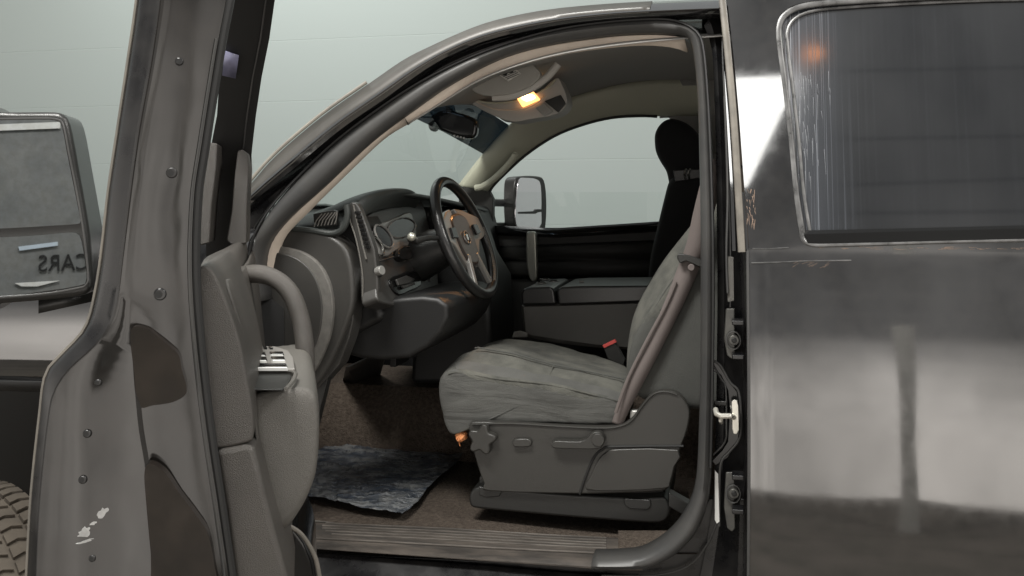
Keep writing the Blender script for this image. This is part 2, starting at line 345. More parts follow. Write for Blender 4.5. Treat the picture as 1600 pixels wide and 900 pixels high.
# striker
st = prY('door_striker', [(1143,628),(1147,625),(1152,626),(1154,634),(1155,672),(1151,679),(1146,678),(1144,670)], .030, .038, M['zinc'], T, bevel=.002)
tube('striker_bar', [P(1147,652,.034), P(1140,650,.0), P(1126,650,-.004), P(1120,647,.0), P(1118,640,.02)], .0065, M['zinc'], st, n=10)
tube('striker_bar', [P(1128,650,-.002), P(1126,657,.0), P(1127,660,.03)], .005, M['zinc'], st, n=8)
# rear door hinges
def hinge(y0, y1, yc):
    h = prY('door_hinge', [(1134,y0),(1148,y0),(1149,y1),(1144,y1+6),(1136,y1),(1131,(y0+y1)/2+10)], .050, .058, M['jambplate'], T, bevel=.003)
    cyl('bolt', P(1147, yc, .035), (0, 1, 0), .012, .018, M['jambplate'], h)
    cyl('bolt', P(1147, yc, .030), (0, 1, 0), .006, .008, M['rubber'], h)
    box('hinge_leaf', P(1153, yc-29, .03), .028, .04, .012, M['jamb'], h)
    box('hinge_leaf', P(1153, yc+24, .03), .028, .04, .012, M['jamb'], h)
    tube('hinge_ring', [P(1146+11*math.cos(t*.5236), yc+14*math.sin(t*.5236), .042) for t in range(12)], .0022, M['seal'], h, n=6, closed=True)
hinge(482, 556, 532); hinge(738, 826, 772)
tube('jamb_trim_edge', jl(cr([(1137,458),(1135,400),(1137,300),(1134,200),(1132,150)], 4, False), .05), .003, M['seal'], T, n=6)
prY('jamb_tape', [(1136,400),(1146,402),(1147,470),(1137,472)], .052, .056, M['plasticlt'], T, bevel=.001)

# ---- rocker / sill outer panel
rk = []
for dy, z0, z1 in ((.075, 0, 0), (.03, 0, -.03), (.0, 0, -.045), (-.015, 0, -.06), (-.015, 0, -.16), (.03, 0, -.24), (.2, 0, -.26)):
    rk.append([P(x, y, .06)+Vector((0, dy-.06, z1-.006)) for x, y in [(400,858),(480,864),(620,874),(760,884),(880,895),(930,898),(1050,908),(1110,908),(1180,906)]])
grid('rocker_panel', rk, M['jamb'], T, angle=30)

prY('body_flange', [(440,862),(700,874),(900,884),(960,878),(1020,868),(1060,845),(1090,815),(1108,780),(1170,780),(1172,980),(440,980)], .088, .12, M['jamb'], T, bevel=.002)
tube('flange_edge', [P(x, y, .07) for x, y in cr([(940,899),(1020,899),(1075,884),(1105,850),(1121,812),(1124,790)], 4, False)], .0022, M['seal'], T, n=6)
# ---- REAR DOOR
RE = [(1131,-30),(1131,0),(1141,80),(1150,180),(1158,290),(1165,386),(1168,480),(1169,600),(1169,750),(1167,920)]
def prof_y(z):   # body side section of the doors
    if z > ZB: return SY(z)-.004
    t = ZB-z; y = -.004; n_ = max(1, int(t/.01)); d = t/n_
    for k in range(n_):
        q = (k+.5)*d; y -= d*(.12 if q < .03 else .20 if q < .18 else max(.015, .20-.185*(q-.18)/.24) if q < .5 else .015-.09*(q-.5))
    return y
edge = rs([S(x, y, 0) for x, y in cr(RE, 3, False)], 60)
zt, zb_ = edge[0].z, edge[-1].z
def edge_x(z):
    for a_, b_ in zip(edge, edge[1:]):
        if b_.z <= z <= a_.z: return a_.x+(b_.x-a_.x)*(a_.z-z)/max(1e-6, a_.z-b_.z)
    return edge[0].x if z > zt else edge[-1].x
# lower skin of the rear door (everything below the window line), slightly dented
zw = S(1400, 392, 0).z
def bulge(x, z):
    return .00018*math.sin(x*17+1)*math.sin(z*9)+.00006*math.sin(x*37+z*13)
rows = []
zz = [zw-(zw-.62)*i/70 for i in range(71)]
for i, z_ in enumerate(zz):
    ex = edge_x(z_); r = [Vector((ex+.004, prof_y(z_)+.045, z_)), Vector((ex, prof_y(z_)+.012, z_)), Vector((ex+.002, prof_y(z_)+.002, z_))]
    for k in range(1, 50):
        x_ = ex+.006+k*.026; r.append(Vector((x_, prof_y(z_)+bulge(x_, z_), z_)))
    rows.append(r)
rdoor = grid('rear_door', rows, M['paint'], T, angle=60)
# window frame of the rear door: ring between door outline and window outline
def Sd(px, py, off=0):
    Y = off
    for _ in range(12):
        p = P(px, py, Y); Y = prof_y(p.z)+off
    return P(px, py, Y)
WO = [(1248,362),(1240,300),(1232,215),(1222,130),(1213,62),(1214,36),(1224,18),(1246,6),(1290,-1),(1400,-8),(1550,-14),(1800,-18)]
wo = rs([Sd(x, y, 0) for x, y in cr(WO, 4, False)], 60)
DO = [(1166,392),(1158,290),(1150,180),(1141,80),(1133,10),(1130,-20),(1150,-50),(1200,-60),(1260,-64),(1400,-70),(1550,-74),(1800,-78)]
do = rs([Sd(x, y, 0) for x, y in cr(DO, 4, False)], 60)
grid('window_frame', [[p+Vector((.003, .04, 0)) for p in do], [p+Vector((0, .008, 0)) for p in do], [p.lerp(q, .06) for p, q in zip(do, wo)], [p.lerp(q, .5) for p, q in zip(do, wo)], [p.lerp(q, .97) for p, q in zip(do, wo)], wo, [p+Vector((0, .03, 0)) for p in wo]], M['paint'], rdoor, angle=4)
# strip below the window
WB = [(1248,362),(1252,376),(1265,384),(1290,385),(1400,382),(1500,379),(1650,376),(1800,373)]
wb = rs([Sd(x, y, 0) for x, y in cr(WB, 4, False)], 40); lb = rs([Vector((edge_x(zw)+.001, prof_y(zw), zw)), Vector((edge_x(zw)+1.27, prof_y(zw), zw))], 40)
lt = rs([Sd(1166, 392, 0), Sd(1172, 393, 0)], 2)
grid('belt_panel', [[Vector((max(p.x, lb[0].x), p.y, p.z)) for p in rs([Sd(1248, 362), ] + wb[1:], 40)], lb], M['paint'], rdoor, angle=60)
bm = bmesh.new(); q = [Sd(1165, 386), Sd(1248, 362), lb[0].copy(), Sd(1159, 300)]
vs = [bm.verts.new(p+Vector((0, .0015, 0))) for p in (q[3], Sd(1241, 300), q[1], lb[3], q[2])]; bm.faces.new(vs); finish('corner_panel', bm, M['paint'], rdoor)
# shiny window surround and glass
full = cr([(1254,368),(1243,300),(1235,215),(1225,130),(1217,62),(1218,38),(1228,22),(1250,11),(1290,5),(1400,-2),(1550,-8),(1800,-12)], 4, False)
M['surround'] = mat('window_surround_rubber', (.05, .05, .05), .25, ior=1.7, var=(20, .6), c2=(.22, .22, .22), rvar=.2)
ring = full
tube('window_surround', [Sd(x, y, .004) for x, y in ring], .0075, M['surround'], rdoor, n=10, flat=.7)
tube('window_surround', [Sd(x, y, .012) for x, y in [(p[0]+13, p[1]+(2 if p[1] > 60 else 8)) for p in ring]], .004, M['surround'], rdoor, n=8)
WBs = cr([(1252,366),(1258,378),(1272,383),(1300,383),(1400,380),(1500,377),(1650,374),(1800,371)], 4, False)
tube('window_sweep', [Sd(x, y, .002) for x, y in WBs], .006, M['surround'], rdoor, n=10)
grid('window_sweep', [[Sd(x, y, .006) for x, y in [(1256,360),(1400,357),(1600,352),(1800,348)]], [Sd(x, y, -.004) for x, y in [(1257,366),(1400,362),(1600,357),(1800,353)]], [Sd(x, y, -.004) for x, y in [(1262,380),(1400,378),(1600,373),(1800,369)]]], M['gloss'], rdoor, angle=20)
def tinted(name):
    m = mat(name, (.012, .013, .015), .05, ior=2.05)
    n = m.node_tree.nodes; l = m.node_tree.links; b = n['Principled BSDF']
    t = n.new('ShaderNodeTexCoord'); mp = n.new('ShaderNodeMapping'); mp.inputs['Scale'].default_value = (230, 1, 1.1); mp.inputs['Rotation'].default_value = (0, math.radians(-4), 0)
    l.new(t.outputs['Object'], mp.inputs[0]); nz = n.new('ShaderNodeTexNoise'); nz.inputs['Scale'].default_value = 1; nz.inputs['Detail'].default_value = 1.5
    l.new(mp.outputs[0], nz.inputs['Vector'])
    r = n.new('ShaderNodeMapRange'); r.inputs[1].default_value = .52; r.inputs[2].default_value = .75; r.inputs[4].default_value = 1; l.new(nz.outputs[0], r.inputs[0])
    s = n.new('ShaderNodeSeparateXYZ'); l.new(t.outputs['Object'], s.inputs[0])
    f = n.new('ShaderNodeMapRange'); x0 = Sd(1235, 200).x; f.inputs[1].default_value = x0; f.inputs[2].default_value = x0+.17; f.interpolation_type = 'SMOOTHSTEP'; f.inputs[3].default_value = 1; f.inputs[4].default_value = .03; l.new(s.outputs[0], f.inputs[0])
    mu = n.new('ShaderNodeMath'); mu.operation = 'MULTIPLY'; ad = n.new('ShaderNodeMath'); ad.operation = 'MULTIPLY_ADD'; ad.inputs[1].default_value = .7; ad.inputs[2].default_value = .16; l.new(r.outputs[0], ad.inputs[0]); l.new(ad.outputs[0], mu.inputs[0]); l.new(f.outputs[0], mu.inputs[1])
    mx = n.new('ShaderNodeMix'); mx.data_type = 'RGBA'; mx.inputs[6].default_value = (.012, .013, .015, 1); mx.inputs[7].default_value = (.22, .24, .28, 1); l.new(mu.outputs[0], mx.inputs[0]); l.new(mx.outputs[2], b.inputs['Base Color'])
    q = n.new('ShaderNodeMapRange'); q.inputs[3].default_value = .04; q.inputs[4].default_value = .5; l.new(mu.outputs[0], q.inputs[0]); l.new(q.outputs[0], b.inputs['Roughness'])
    return m
M['tint'] = tinted('tinted_glass')
gr = []
for k in range(9):
    t = k/8; gr.append([Sd(x, -20+t*390, .016) for x in (1216+t*34, 1300, 1400, 1500, 1650, 1800)])
grid('window_glass', gr, M['tint'], rdoor)
tube('crease_highlight', [Sd(x, y, -.0005) for x, y in [(1176,388.5),(1200,389),(1232,387)]], .0014, M['surround'], rdoor, n=5)  # pale tubes stand in for the highlights along the door creases
tube('crease_highlight', [Sd(x, y, -.0005) for x, y in [(1174,411),(1215,410),(1260,408),(1330,407)]], .0016, M['surround'], rdoor, n=5)
rsx = random.Random(5); bm = bmesh.new()
def scr(x, y, dx, dy, w_, o_=-.0012):
    o_ = .0145 if (x > 1240 and y < 345) else o_
    a_, b_ = Sd(x, y, o_), Sd(x+dx, y+dy, o_); d_ = (b_-a_).normalized(); q_ = d_.cross(Vector((0, 1, 0)))*w_
    bm.faces.new([bm.verts.new(v) for v in (a_-q_, b_-q_*.3, b_+q_*.3, a_+q_)])
for k in range(26): scr(1166+rsx.random()*14, 295+rsx.random()*55, rsx.uniform(-3, 3), rsx.uniform(4, 16), .0004+.0006*rsx.random())
for k in range(40): scr(1280+rsx.random()*320, 386+rsx.random()*4-(0.012*k), rsx.uniform(3, 16), rsx.uniform(-.6, .6), .0004)
for k in range(10): scr(1236+rsx.random()*60, 420-rsx.random()*10, rsx.uniform(8, 16), -rsx.uniform(4, 8), .0003)
tag(finish('paint_scratches', bm, mat('scratched_paint', (.22, .15, .11), .6), rdoor, recalc=False), kind='stuff')
bm = bmesh.new()
for k in range(60): scr(1240+abs(rsx.gauss(0, 26)), 110+rsx.random()*170, rsx.uniform(0, 3), rsx.uniform(6, 40), .0004)
for k in range(1): scr(1560+rsx.random()*190, 150+rsx.random()*150, rsx.uniform(0, 5), rsx.uniform(10, 35), .0004)
tag(finish('glass_scratches', bm, mat('glass_scratch', (.25, .26, .28), .5), rdoor, recalc=False), kind='stuff')
# drip strip on the pillar in front of the rear window (rubber edge moulding)
tube('edge_moulding', [Sd(x, y, -.004) for x, y in cr([(1128,-5),(1137,80),(1146,180),(1153,290),(1159,394)], 4, False)], .0085, M['pillartrim'], rdoor, n=10, flat=.6)
tube('edge_moulding', [Sd(x, y, -.002) for x, y in cr([(1168,392),(1169,500),(1170,640),(1170,760),(1169,905)], 4, False)], .0035, M['seal'], rdoor, n=8)

# ---- INTERIOR: floor, tunnel, toe board, cab far side, back
def zf(px, py): return PZ(px, py, .805)
fl = [[Vector((x, y, .795 +.004*math.sin(x*9+y*5))) for x in [.35-.05*k for k in range(38)]] for y in (.185, .22, .35, .5, .7, .82)]
carpet = grid('floor_carpet', fl, M['carpet'], T)
grid('floor_carpet', [[P(x, y0, Y) for x in (966, 1000, 1040, 1090)] for y0, Y in ((829, .24), (840, .17), (866, .08))], M['carpet'], T)
toe = [[Vector((-1.36-.045*k+.002*k*k, y, .805+.05*k)) for k in range(10)] for y in (.1, .4, .82)]
grid('toe_board', toe, M['carpet'], T)
tn = [[Vector((x, .80+dy, z)) for dy, z in ((0, .76), (.05, .95), (.12, 1.02), (.3, 1.04), (.6, 1.0), (.7, .81))] for x in (.35, -.2, -.7, -1.0, -1.8)]
grid('floor_tunnel', tn, M['carpet'], T)
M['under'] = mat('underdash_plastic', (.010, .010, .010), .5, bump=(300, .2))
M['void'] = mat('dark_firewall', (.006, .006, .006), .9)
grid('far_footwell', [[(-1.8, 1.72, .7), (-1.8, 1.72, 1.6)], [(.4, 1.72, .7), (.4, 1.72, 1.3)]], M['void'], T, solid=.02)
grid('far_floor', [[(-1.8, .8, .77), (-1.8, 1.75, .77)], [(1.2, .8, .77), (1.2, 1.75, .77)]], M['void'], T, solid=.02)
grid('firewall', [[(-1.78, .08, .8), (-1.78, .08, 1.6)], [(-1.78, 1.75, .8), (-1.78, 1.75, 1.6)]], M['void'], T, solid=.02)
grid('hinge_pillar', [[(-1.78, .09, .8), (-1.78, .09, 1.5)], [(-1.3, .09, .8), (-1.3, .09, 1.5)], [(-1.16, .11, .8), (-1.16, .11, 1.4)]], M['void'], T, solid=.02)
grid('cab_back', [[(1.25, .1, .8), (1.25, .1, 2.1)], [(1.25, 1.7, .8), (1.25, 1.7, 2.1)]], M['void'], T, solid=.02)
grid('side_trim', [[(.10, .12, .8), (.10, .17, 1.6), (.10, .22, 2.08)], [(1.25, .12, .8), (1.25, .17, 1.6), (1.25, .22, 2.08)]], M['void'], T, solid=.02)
prY('kick_panel', [(400,480),(500,480),(520,560),(500,640),(470,760),(400,760)], .14, .17, M['plasticdk'], T)
# carpet upper edge against sill
# sill plate with ribs
def sill(px, py, Y): return P(px, py, Y)
sp0 = [(470,790),(560,797),(700,812),(850,830),(962,842),(1000,845)]
A0 = [P(480,812,.20), P(560,816,.20), P(700,822,.20), P(850,832,.20), P(1004,840,.20)]
A1 = [P(480,850,.075), P(620,858,.072), P(760,866,.07), P(930,874,.065), P(1004,876,.062)]
A2 = [P(480,856,.055), P(620,866,.052), P(760,876,.05), P(930,888,.045), P(1004,891,.045)]
A0 = rs(A0, 24); A1 = rs(A1, 24); A2 = rs(A2, 24)
M['sill'] = mat('dusty_sill_plate', (.045, .040, .036), .5, bump=(160, .3), var=(7, .7), c2=(.13, .108, .09), stretch=(1, 4, 4), rvar=.2)
def sl(s_, t_, up=0):
    k = s_*23; i = min(22, int(k)); f = k-i; return A0[i].lerp(A0[i+1], f).lerp(A1[i].lerp(A1[i+1], f), t_)+Vector((0, 0, up))
sr = [[sl(i/60, k/12, -.004 if k == 0 else (.0025 if 2 <= k <= 9 else 0)) for i in range(61)] for k in range(13)]
R60 = lambda A: rs(A, 61)
sr += [[p.lerp(q, .25)+Vector((0, -.004, .001)) for p, q in zip(R60(A1), R60(A2))], [p.lerp(q, .7)+Vector((0, -.008, 0)) for p, q in zip(R60(A1), R60(A2))], [p+Vector((0, -.002, 0)) for p in R60(A2)], [p+Vector((0, .02, -.01)) for p in R60(A2)]]
sill_ = grid('sill_plate', sr, M['sill'], T, angle=25)
M['rib'] = mat('rib_highlight', (.085, .076, .068), .32, var=(9, .8), c2=(.20, .18, .16), stretch=(1, 4, 4))  # ribs paler than the plate: their highlights are put into the colour
for t_, s0, s1 in ((.16, .06, .90), (.27, .05, .90), (.38, .05, .90), (.49, .06, .90), (.60, .08, .90), (.80, .0, .93)):
    tube('sill_rib', [sl(s0+(s1-s0)*k/30, t_, .0035) for k in range(31)], .0024, M['rib'], sill_, n=6)
tube('sill_joint', [p.lerp(q, t)+Vector((0, -.010, 0)) for t in (0, .5, 1) for p, q in [(P(928,871,.06), P(929,889,.045))]], .0018, M['rubber'], sill_, n=5)
# ---- plastic sheet on the driver's floor
M['film'] = mat('plastic_film', (.038, .052, .075), .13, bump=(30, 1.0, 6, .03), var=(14, .75), c2=(.32, .32, .31), rvar=.3, stretch=(1, 1.6, 1))
cor = [zf(520,640), zf(560,690), zf(740,712), zf(640,808), zf(480,782), zf(440,700)]
bl, br_, tr_, tl = zf(478,782), zf(628,812), zf(735,708), zf(478,650)
from mathutils import noise
def filmpt(s_, t_, up=0):
    p = (bl.lerp(br_, s_)).lerp(tl.lerp(tr_, s_), t_)
    z_ = .012*abs(noise.noise(Vector((s_*5, t_*4, 1.3))))+.006*abs(noise.noise(Vector((s_*16+t_*6, t_*7, 4))))+.004*abs(noise.noise(Vector((s_*35, t_*30, 7))))
    z_ += .25*max(0, t_-.8)*max(0, 1-s_*2.2)+.04*max(0, s_-.93)+.03*max(0, .06-t_)
    return p+Vector((.006*math.sin(12*t_), .006*math.sin(9*s_), .010+z_+up))
film = grid('floor_mat', [[filmpt(i/90, j/70) for i in range(91)] for j in range(71)], M['film'], None, solid=.0012)
bm = bmesh.new(); rp = random.Random(3)
def mark(s0, t0, ds, dt):
    vs = [bm.verts.new(filmpt(s0+a_*ds, t0+b_*dt, .0012)) for a_, b_ in ((0, 0), (1, 0), (1.1, 1), (.1, 1))]; bm.faces.new(vs)
for (s0, t0, n_, w_, h_) in ((.60, .22, 10, .014, .05), (.60, .14, 8, .014, .04), (.30, .34, 12, .012, .03), (.42, .62, 14, .012, .03), (.12, .72, 12, .012, .03), (.36, .12, 9, .012, .03), (.10, .30, 12, .012, .03), (.62, .55, 10, .012, .025), (.2, .5, 10, .012, .03)):
    for k in range(n_):
        s_ = s0+k*w_*1.5; t_ = t0+k*.006
        for q_ in range(3):
            if rp.random() < .7: mark(s_+rp.random()*w_*.4, t_+q_*h_/3, w_*(.35+.6*rp.random()), h_*.22)
ink = finish('mat_print', bm, mat('dark_print', (.006, .008, .014), .4), film, recalc=False); tag(ink, kind='stuff')
tag(film, 'crumpled printed plastic floor mat lying on the brown carpet in front of the seat', 'floor mat')

# ---- dashboard
M['rimlight'] = mat('dusty_rim_plastic', (.12, .115, .105), .42, bump=(800, .8, 2, .003), var=(40, .8), c2=(.19, .18, .165))
prof = [(418,402),(432,366),(452,356),(500,361),(535,382),(549,418),(552,470),(541,510),(520,560),(495,600),(470,620),(430,600),(405,520)]
dashside = prY('dash_side', cr(prof, 3), .115, .20, M['dash'], T, bevel=.012, seg=4)
# end cover: light rim + inner panel
D1 = [(410,388),(440,386),(472,394),(497,412),(513,440),(520,475),(517,515),(505,552),(487,585),(465,600),(430,600),(412,560),(408,470)]
D2 = [(414,397),(438,396),(462,403),(483,420),(497,446),(503,478),(500,515),(488,550),(470,582),(455,590),(430,590),(416,560),(412,470)]
rim = prY('dash_end_cover', cr(D1, 4), .100, .118, M['rimlight'], T, bevel=.004)
prY('cover_panel', cr(D2, 4), .0955, .11, M['dash'], rim, bevel=.004)
prY('dash_edge', cr([(552,472),(543,470),(541,505),(528,545),(500,590),(480,612),(500,604),(530,570),(545,530),(552,500)], 1), .135, .2, M['dash'], T, bevel=.004)
# top demister grille piece
grid('dash_top', [[P(430,358,.13), P(480,352,.13), P(520,352,.13), P(545,360,.13)], [P(452,345,.2), P(490,335,.2), P(530,325,.2), P(552,318,.2)], [P(500,325,.32), P(540,312,.32), P(570,300,.32), P(600,296,.32)], [P(560,318,.6), P(600,305,.6), P(640,298,.6), P(655,300,.6)], [P(640,318,1.0), P(680,312,1.0), P(700,312,1.0), P(720,316,1.0)], [P(700,316,1.6), P(730,318,1.6), P(760,322,1.6), P(775,330,1.6)]], M['dashtop'], T, sub=2, solid=.02)
gl = prY('demister_vent', [(489,334),(520,328),(527,330),(526,352),(500,355),(490,347)], .122, .135, M['plasticdk'], T, bevel=.002)
bm = bmesh.new()
for k in range(7):
    x = 491+k*5.3; tube_bm(bm, [P(x, 354-k*.6, .119), P(x+3, 345-k*.5, .118), P(min(527, x+12), 334-k*.6, .119)], .0018, 6)
finish('vent_slats', bm, M['plasticlt'], gl)
tube('dash_lip', [P(x, y, .12) for x, y in cr([(436,357),(460,358),(490,361),(515,365),(530,362),(539,352),(543,335),(541,320)], 4, False)], .009, M['dashtop'], T, n=10)
# main dash body extruded to the far side (dark lower mass)
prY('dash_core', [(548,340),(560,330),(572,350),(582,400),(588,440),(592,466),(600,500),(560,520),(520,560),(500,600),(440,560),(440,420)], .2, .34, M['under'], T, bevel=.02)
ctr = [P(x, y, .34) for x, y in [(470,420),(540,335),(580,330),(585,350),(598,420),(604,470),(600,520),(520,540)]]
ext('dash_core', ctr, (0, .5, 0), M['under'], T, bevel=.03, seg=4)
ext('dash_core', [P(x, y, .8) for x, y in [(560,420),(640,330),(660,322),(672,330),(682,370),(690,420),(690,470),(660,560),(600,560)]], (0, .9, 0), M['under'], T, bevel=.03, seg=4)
# side vent pod
pod = prY('side_vent', [(543,321),(549,315),(557,317),(563,328),(575,360),(585,390),(590,430),(591,466),(572,471),(566,470),(565,420),(556,372),(545,340)], .135, .165, M['dash'], T, bevel=.006, seg=3)
bm = bmesh.new(); bm2 = bmesh.new()
for k in range(9):
    t = k/8; y = 332+t*54; x = 556+t*16; box_bm(bm, P(x+3, y, .131), .016-.003*t, .008, .0075)
finish('vent_slats', bm, M['gloss'], pod, bevel=.001)
for pa in ([(552,320),(559,350),(566,380),(572,405)],):
    tube('vent_edge', [P(x, y, .131) for x, y in pa], .0025, M['plasticlt'], pod, n=6)
tube('vent_edge', [P(x, y, .132) for x, y in cr([(545,325),(547,345),(556,372),(564,411),(567,440),(566,468)], 4, False)], .0022, M['plasticlt'], pod, n=6)
# light switch
kn = cyl('light_switch', P(584, 423, .16), (.9, -.35, .2), .021, .022, M['plasticdk'], T)
cyl('switch_knob', P(589, 424, .145), (.9, -.35, .2), .013, .02, M['silver'], kn)
# instrument panel fascia: faces rearwards (+X) - plane spanned by Y and a tilted vertical
def FZ(px, py, Y): return P(px, py, Y)
FN = Vector((math.cos(math.radians(20)), 0, math.sin(math.radians(20)))); FO = P(586, 400, .2)
def PF(px, py, d=0):
    r = ray(px, py); o = FO+FN*d; return CAM + r*((o-CAM).dot(FN)/r.dot(FN))
def prF(name, px, d, h, m, parent, bevel=.003, smooth=0, **k):
    if smooth: px = cr(px, smooth)
    return ext(name, [PF(x, y, d) for x, y in px], -FN*h, m, parent, bevel, **k)
def ell(cx, cy, a, b, ang, n=28, d=0):
    c, s = math.cos(math.radians(ang)), math.sin(math.radians(ang))
    return [PF(cx+a*math.cos(t)*c-b*math.sin(t)*s, cy+a*math.cos(t)*s+b*math.sin(t)*c, d) for t in [2*math.pi*k/n for k in range(n)]]
fas = prF('instrument_panel', cr([(572,338),(600,325),(640,308),(658,312),(670,350),(680,400),(686,450),(672,474),(630,478),(600,474),(590,466),(588,440),(584,400)], 2), 0, .05, M['dash'], T, bevel=.006)
hood = grid('instrument_hood', [
 [P(470,350,.17), P(500,330,.19), P(535,312,.24), P(565,302,.34), P(600,296,.5), P(630,298,.62), P(640,312,.68)],
 [P(548,322,.17), P(556,308,.19), P(575,298,.24), P(605,292,.34), P(632,292,.5), P(648,297,.62), P(655,312,.68)],
 [P(553,326,.17), P(562,311,.19), P(582,301,.24), P(610,296,.34), P(638,295,.5), P(653,301,.62), P(658,317,.68)],
 [P(556,336,.17), P(566,322,.19), P(588,311,.24), P(612,305,.34), P(636,303,.5), P(649,309,.62), P(654,322,.68)],
 [P(560,350,.17), P(566,342,.19), P(580,333,.24), P(600,328,.34), P(622,325,.5), P(634,328,.62), P(640,340,.68)]], M['dashtop'], T, sub=2, solid=.006)
gc = prF('gauge_cluster', cr([(578,372),(590,352),(605,345),(622,338),(640,331),(646,342),(651,362),(649,378),(630,386),(614,394),(606,400),(594,398),(584,388)], 2), .006, .02, M['silver'], T, bevel=.004)
ext('gauge', ell(628, 356, 22, 15, -14, d=.010), -FN*.006, M['gauge'], gc, bevel=.002)
ext('gauge', ell(600, 369, 21, 10, 54, d=.014), -FN*.006, M['gauge'], gc, bevel=.002)
tube('gauge_ring', ell(628, 356, 22, 15, -14, d=.012), .0022, M['silver'], gc, n=6, closed=True)
tube('gauge_ring', ell(600, 369, 21, 10, 54, d=.016), .003, M['silver'], gc, n=6, closed=True)
tube('gauge_ring', ell(589, 384, 17, 8, 62, d=.016), .003, M['chrome'], gc, n=6, closed=True)
tray = prF('brake_release', cr([(609,436),(625,428),(646,423),(656,430),(658,446),(640,455),(625,461),(614,452)], 2), .006, .01, M['gloss'], T, bevel=.003)
prF('release_lever', [(620,436),(636,430),(650,436),(642,442),(624,446)], .018, .008, M['dash'], tray, bevel=.003)
prF('release_lever', [(628,446),(648,440),(650,444),(632,451)], .016, .008, M['dash'], tray, bevel=.003)
kb = ext('dash_knob', ell(634, 396, 11, 10, 0, d=.02), -FN*.03, M['gloss'], T, bevel=.004)
tube('knob_ring', ell(634, 396, 12.5, 11.5, 0, d=.008), .0022, M['plasticlt'], kb, n=6, closed=True)
tube('panel_seam', [PF(x, y, .003) for x, y in cr([(592,408),(612,402),(645,388),(656,390),(664,410),(672,440)], 4, False)], .0022, M['seal'], T, n=6)
tube('turn_stalk', [PF(700,372,.16), PF(668,372,.14), PF(652,376,.12), PF(642,372,.10)], [.006, .008, .010, .013], M['plasticdk'], T)
bm = bmesh.new(); bmesh.ops.create_uvsphere(bm, u_segments=16, v_segments=10, radius=.0125, matrix=Matrix.Translation(PF(643, 370, .11))); finish('stalk_tip', bm, M['satin'], T)
# dash underside
ext('knee_bolster', [P(x, y, .22) for x, y in cr([(560,470),(600,468),(660,462),(700,475),(690,520),(640,560),(560,560),(530,540)], 2)], (0, .5, 0), M['under'], T, bevel=.02)
# footrest / kick panel seen below the dash
ext('foot_rest', [PZ(535, 622, .83)+Vector((0, 0, .0)), PZ(583, 630, .83), P(608, 543, .75), P(548, 572, .62)], (-.03, .02, -.01), M['dash'], T, bevel=.006)
# steering column + wheel
WC = P(727, 371, .52)
wn_ = Vector((math.cos(math.radians(22)), -.05, math.sin(math.radians(22)))).normalized()
wx = Vector((0, 1, 0)); wx = (wx-wn_*wx.dot(wn_)).normalized(); wy = wn_.cross(wx).normalized()
if wy.z < 0: wy = -wy; 
wheel = tube('steering_wheel', [WC+wx*math.cos(t)*.186+wy*math.sin(t)*.186 for t in [2*math.pi*k/64 for k in range(64)]], .0165, M['leather'], T, n=14, closed=True, ref=tuple(wn_))
M['hub'] = mat('hub_plastic', (.05, .042, .038), .28, bump=(900, .15))
def WP(a, b, c=0): return WC+wx*a+wy*b+wn_*c
colm = tube('steering_column', [WC-wn_*.04+Vector((0,0,-.005)), WC-wn_*.10, WC-wn_*.2-UP*.01, WC-wn_*.36-UP*.03], [.05, .066, .074, .07], M['plasticdk'], T, n=24)
hub = ext('airbag_hub', [WP(a*1.16, b*1.12, -.030) for a, b in cr([(-.07, .045), (-.045, .068), (0, .074), (.045, .068), (.07, .045), (.070, -.02), (.045, -.07), (0, -.085), (-.045, -.07), (-.070, -.02)], 3)], wn_*.034, M['hub'], wheel, bevel=.014, seg=4)
hubback = ext('hub_back', [WP(a, b, -.07) for a, b in cr([(-.06, .04), (0, .055), (.06, .04), (.055, -.04), (0, -.06), (-.055, -.04)], 3)], wn_*.07, M['dash'], wheel, bevel=.01)
for s in (-1, 1):
    sp_ = ext('wheel_spoke', [WP(s*a, b, -.026+.14*max(0, a-.07)) for a, b in ((.02, .098), (.075, .090), (.178, .055), (.182, -.005), (.12, -.020), (.085, -.06), (.05, -.10))], wn_*.022, M['silver'], wheel, bevel=.006)
    ext('spoke_buttons', [WP(s*a, b, .004) for a, b in ((.085, .035), (.125, .036), (.135, .004), (.09, .0))], wn_*.008, M['gloss'], wheel, bevel=.002)
    ext('wheel_spoke', [WP(s*a, b, -.012) for a, b in ((.028, -.06), (.048, -.05), (.085, -.160), (.070, -.170))], wn_*.018, M['silver'], wheel, bevel=.005)
tube('wheel_emblem', [WP(.0+.026*math.cos(t), -.002+.020*math.sin(t), .006) for t in [2*math.pi*k/24 for k in range(24)]], .0028, M['silver'], wheel, n=8, closed=True, ref=tuple(wn_))
ext('wheel_emblem', [WP(a, b, .004) for a, b in ((-.010, .006), (.0, .010), (.010, .006), (.006, -.002), (.004, -.012), (-.004, -.012), (-.006, -.002))], wn_*.004, M['chrome'], wheel, bevel=.001)
# stitching on the rim
bm = bmesh.new()
for k in range(46):
    t = math.radians(-62+k*1.5)
    tube_bm(bm, [WP(.172*math.cos(t), .172*math.sin(t), .008), WP(.178*math.cos(t+.012), .178*math.sin(t+.012), .014)], .0018, 5)
finish('rim_stitching', bm, M['silver'], wheel)
# pedal
box('brake_pedal', P(745, 530, .5)+Vector((-.25, 0, -.05)), .02, .12, .07, M['rubber'], T)

